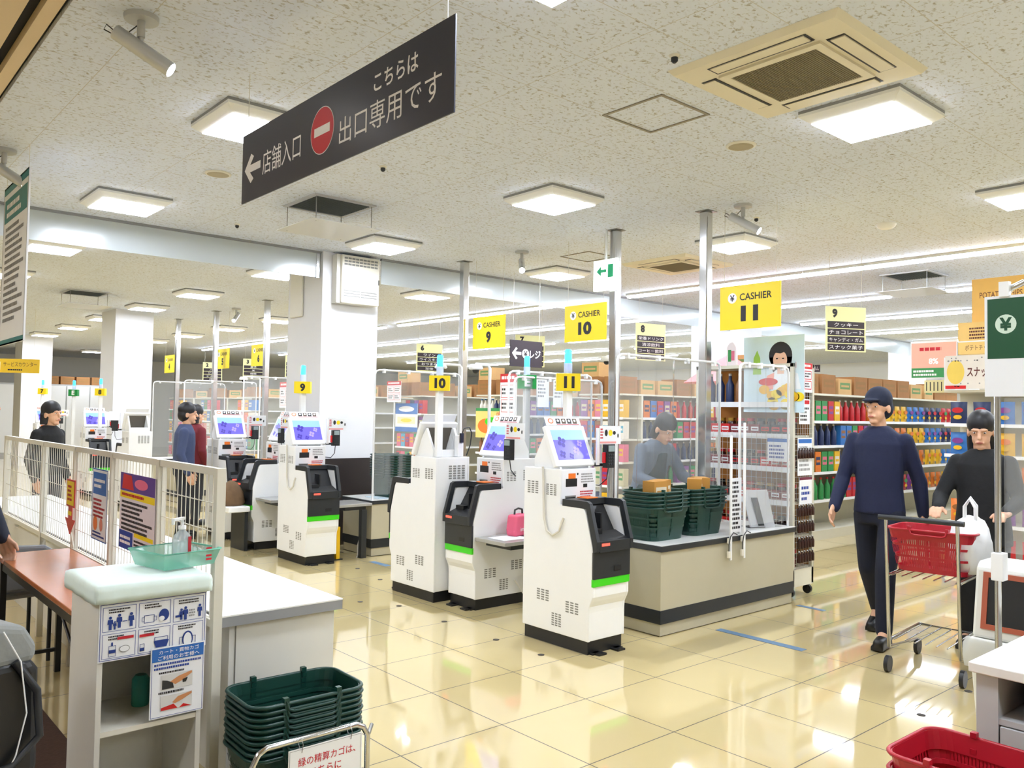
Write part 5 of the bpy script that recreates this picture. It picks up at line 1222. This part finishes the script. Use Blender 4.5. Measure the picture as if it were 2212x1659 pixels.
def person(label, loc, rz, hgt, J, top, legs, shoe, hair, hairstyle='short', extra=None, voxel=.009, apron=None):
    """J: joints in units of height for a figure facing -y; x to its left is +x."""
    t = thing('person', label, 'person', loc, rz); S = hgt
    V = lambda k: Vector(J[k])*S
    b = MB(); lean = V('neck')-V('pelvis')
    pel, nk, hd = V('pelvis'), V('neck'), V('head')
    face = Vector(J.get('face',(0,-1,0))).normalized(); rightv = face.cross(Vector((0,0,1))).normalized(); upv = rightv.cross(face)
    # body: one continuous figure
    b.caps(nk-Vector((0,0,.02)), hd-upv*.06, .055, .05)
    hM = Matrix((rightv, -face, upv)).transposed().to_4x4(); hM.translation = hd; b.X = hM
    b.ball((0,.012,.025), .074, .094, .098, 20, 14); b.ball((0,-.018,-.045), .056, .066, .066, 16, 10); b.caps((0,-.082,.012),(0,-.102,-.022),.010,.014); b.ball((0,-.055,-.095), .030,.030,.022)
    for s in (-1,1): b.ball((s*.078,.012,-.012), .010,.022,.032); b.caps((s*.018,-.086,.030),(s*.045,-.078,.031),.008,.007)
    b.caps((-.020,-.084,-.058),(.020,-.084,-.058),.009,.009)
    b.X = None
    loft(b, [(pel.x,pel.y,pel.z-.09,.13,.09),(pel.x,pel.y,pel.z,.145,.10),((pel+lean*.4).x,(pel+lean*.4).y,(pel+lean*.4).z,.12,.09),((pel+lean*.75).x,(pel+lean*.75).y,(pel+lean*.75).z,.135,.09),((pel+lean*.95).x,(pel+lean*.95).y,(pel+lean*.95).z,.09,.07)])
    for s in 'LR':
        b.caps(V('sh'+s)*.97+V('el'+s)*.03+Vector((-.03*(1 if s == 'L' else -1),0,-.02)), V('el'+s), .034, .030); b.caps(V('el'+s), V('wr'+s), .030, .024)
        b.caps(V('hip'+s), V('kn'+s), .075, .052); b.caps(V('kn'+s), V('an'+s), .05, .036); b.caps(V('an'+s), V('to'+s)*.7+V('an'+s)*.3+Vector((0,0,-.02)), .036, .03)
        d = (V('wr'+s)-V('el'+s)); fwd = Vector(J.get('hd'+s, d)); sd = Vector(J.get('th'+s, (0,-1,.3))); hand(b, V('wr'+s), fwd, sd, Vector(J.get('pm'+s, ((-1 if s == 'L' else 1),0,0))))
    fuse(b, 'body', SKINM, .0065, t, 1)
    # trousers
    m = MB(); m.X = None
    loft(m, [(pel.x,pel.y,pel.z-.10,.155,.115),(pel.x,pel.y,pel.z,.165,.120),((pel+lean*.18).x,(pel+lean*.18).y,(pel+lean*.18).z,.145,.108)])
    for s in 'LR': m.caps(V('hip'+s), V('kn'+s), .092, .070); m.caps(V('kn'+s), V('an'+s)+Vector((0,0,.01)), .070, .056)
    fuse(m, 'trousers', legs, voxel*1.3, t)
    # top with sleeves
    m = MB(); L = J.get('hem',.0)
    rings = []
    if L: rings.append(((pel-lean*L).x,(pel-lean*L).y,(pel-lean*L).z,.185,.145))
    for f, rx, ry in ((-.05,.178,.130),(.25,.160,.122),(.55,.165,.125),(.80,.178,.118),(.92,.14,.092),(1.02,.070,.066)): q = pel+lean*f; rings.append((q.x,q.y,q.z,rx,ry))
    loft(m, rings)
    for s in 'LR': m.caps(V('sh'+s)*.99+V('el'+s)*.01+Vector((-.012*(1 if s == 'L' else -1),0,-.012)), V('el'+s), .058, .050); m.caps(V('el'+s), V('wr'+s)*.96+V('el'+s)*.04, .054, .041)
    fuse(m, 'jacket', top, voxel*1.3, t)
    for s in 'LR':
        m = MB(); a = V('an'+s); e = V('to'+s)
        m.caps((a.x,a.y+.02,max(.045,a.z-.045)), (e.x,e.y,max(.036,e.z)), .046, .036); m.caps(a+Vector((0,0,.01)), (a.x,a.y+.02,max(.045,a.z-.04)), .046, .045)
        m.box((min(a.x,e.x)-.035,min(a.y,e.y)-.025,max(0,min(a.z-.09,e.z-.036))),(max(a.x,e.x)+.035,max(a.y,e.y)+.045,max(0,min(a.z-.09,e.z-.036))+.03))
        fuse(m, 'shoe', shoe, .008, t)
    # hair or cap
    m = MB(); m.X = hM
    m.ball((0,.020,.056), .090, .104, .096, 20, 14); m.ball((0,.046,-.01), .086,.080,.085,16,10)
    if hairstyle == 'long': loft(m, [(0,.060,-.24,.092,.050),(0,.055,-.10,.098,.062),(0,.045,0,.096,.072)])
    if hairstyle == 'bob': loft(m, [(0,.055,-.11,.090,.055),(0,.050,0,.090,.065)])
    if hairstyle == 'cap': m.ball((0,.01,.058),.084,.098,.075,20,12); m.ball((0,-.09,.058),.062,.055,.012,16,8)
    m.X = None
    ho = fuse(m, 'cap' if hairstyle == 'cap' else 'hair', hair, .008, t)
    for s in (-1,1):
        e = MB(PAPER); e.X = hM; e.ball((s*.031,-.074,.010), .0098,.006,.0045,12,8); e.ball((s*.031,-.079,.010), .0048,.004,.0044,10,6,BLACK); e.X = None; e.build('eye', t)
    e = MB(M('lips','#b5685c',.5)); e.X = hM; e.ball((0,-.090,-.058), .022,.006,.007,12,8); e.X = None; e.build('mouth', t)
    if apron:
        m = MB(); loft(m, [(pel.x,pel.y-.012,pel.z-.22*1.3,.165,.135),(pel.x,pel.y-.012,pel.z,.176,.134),((pel+lean*.55).x,(pel+lean*.55).y-.012,(pel+lean*.55).z,.12,.122),((pel+lean*.78).x,(pel+lean*.78).y-.014,(pel+lean*.78).z,.10,.118)])
        fuse(m, 'apron', apron, .012, t)
    return t
STAND = dict(pelvis=(0,0,.53),neck=(0,-.005,.845),head=(0,-.025,.925),shL=(.105,0,.80),shR=(-.105,0,.80),elL=(.135,.02,.625),elR=(-.135,.02,.625),wrL=(.14,-.04,.485),wrR=(-.14,-.04,.485),
    hipL=(.052,0,.50),hipR=(-.052,0,.50),knL=(.056,-.01,.28),knR=(-.056,-.01,.28),anL=(.058,.01,.05),anR=(-.058,.01,.05),toL=(.065,-.085,.022),toR=(-.065,-.085,.022))
WALK = dict(STAND, knL=(.052,-.10,.285),anL=(.054,-.125,.055),toL=(.06,-.215,.030),knR=(-.052,.03,.275),anR=(-.054,.165,.085),toR=(-.058,.085,.024),elL=(.135,.06,.63),wrL=(.145,.08,.495),elR=(-.135,-.03,.63),wrR=(-.14,-.12,.515),pelvis=(0,0,.515),hipL=(.052,-.01,.49),hipR=(-.052,.01,.49),face=(-.25,-1,-.08))
PUSH = dict(STAND, elL=(.15,-.06,.64),elR=(-.15,-.06,.64),wrL=(.125,-.20,.60),wrR=(-.125,-.20,.60),hdL=(-.1,-1,-.1),hdR=(.1,-1,-.1),thL=(-1,0,0),thR=(1,0,0),pmL=(0,0,-1),pmR=(0,0,-1),hem=.28,face=(.1,-1,-.25))
BEND = dict(STAND, neck=(0,-.09,.825),head=(0,-.15,.885),shL=(.105,-.07,.785),shR=(-.105,-.07,.785),elL=(.16,-.12,.63),elR=(-.16,-.12,.63),wrL=(.13,-.26,.60),wrR=(-.13,-.26,.60),hdL=(-.2,-1,-.2),hdR=(.2,-1,-.2),thL=(-1,0,0),thR=(1,0,0),pmL=(0,0,-1),pmR=(0,0,-1),face=(0,-1,-.6))
NAVYJ = M('navy_jacket','#10193a',.8,var=.12,bump=.2,scale=30); NAVYT = M('navy_trousers','#0c1226',.85,var=.12,bump=.2,scale=30)
BLKC = M('black_coat','#1a1b1d',.85,var=.15,bump=.2,scale=30); GRYT = M('dark_grey_trousers','#2b2d33',.85,var=.1)
SHOE = M('black_shoe','#0e0e10',.4,var=.1)
person('person in navy jacket, trousers and cap walking across the floor right of the mesh rack', (5.90,2.74,0), FX+.15, 1.77, WALK, NAVYJ, NAVYT, SHOE, M('navy_cap','#141c33',.8), 'cap')
person('person in black coat with long dark hair pushing the chrome cart', (6.22,2.17,0), FX+.12, 1.60, PUSH, BLKC, M('black_trousers','#17181b',.85), SHOE, HAIR, 'long')
person('cashier in grey blue shirt and dark green apron bending over baskets behind the near counter', (5.80,4.80,0), -.15, 1.62, BEND, M('grey_blue_shirt','#5a6675',.8,var=.08), GRYT, SHOE, HAIR, 'bob', apron=M('dark_green_apron','#16302a',.8))
person('person in dark slate jacket cut off by the left edge beside the brown table', (.72,5.16,0), .9, 1.68, STAND, M('slate_jacket','#2a3140',.85,var=.1), GRYT, SHOE, M('dark_plum_hair','#1d1622',.6), 'short')
person('distant shopper in navy top at the checkout beyond the wire fence', (3.60,10.1,0), 1.2, 1.60, STAND, M('blue_grey_top','#3f4a6a',.85), GRYT, SHOE, HAIR, 'short')
person('distant shopper in black coat at the far left beyond the fence', (2.12,10.0,0), .6, 1.58, STAND, BLKC, M('grey_trousers','#3a3b42',.85), SHOE, HAIR, 'bob')
person('distant shopper in wine red coat behind the one in the navy top', (4.10,11.15,0), 1.9, 1.58, STAND, M('wine_red','#6a1522',.8), GRYT, SHOE, HAIR, 'bob')
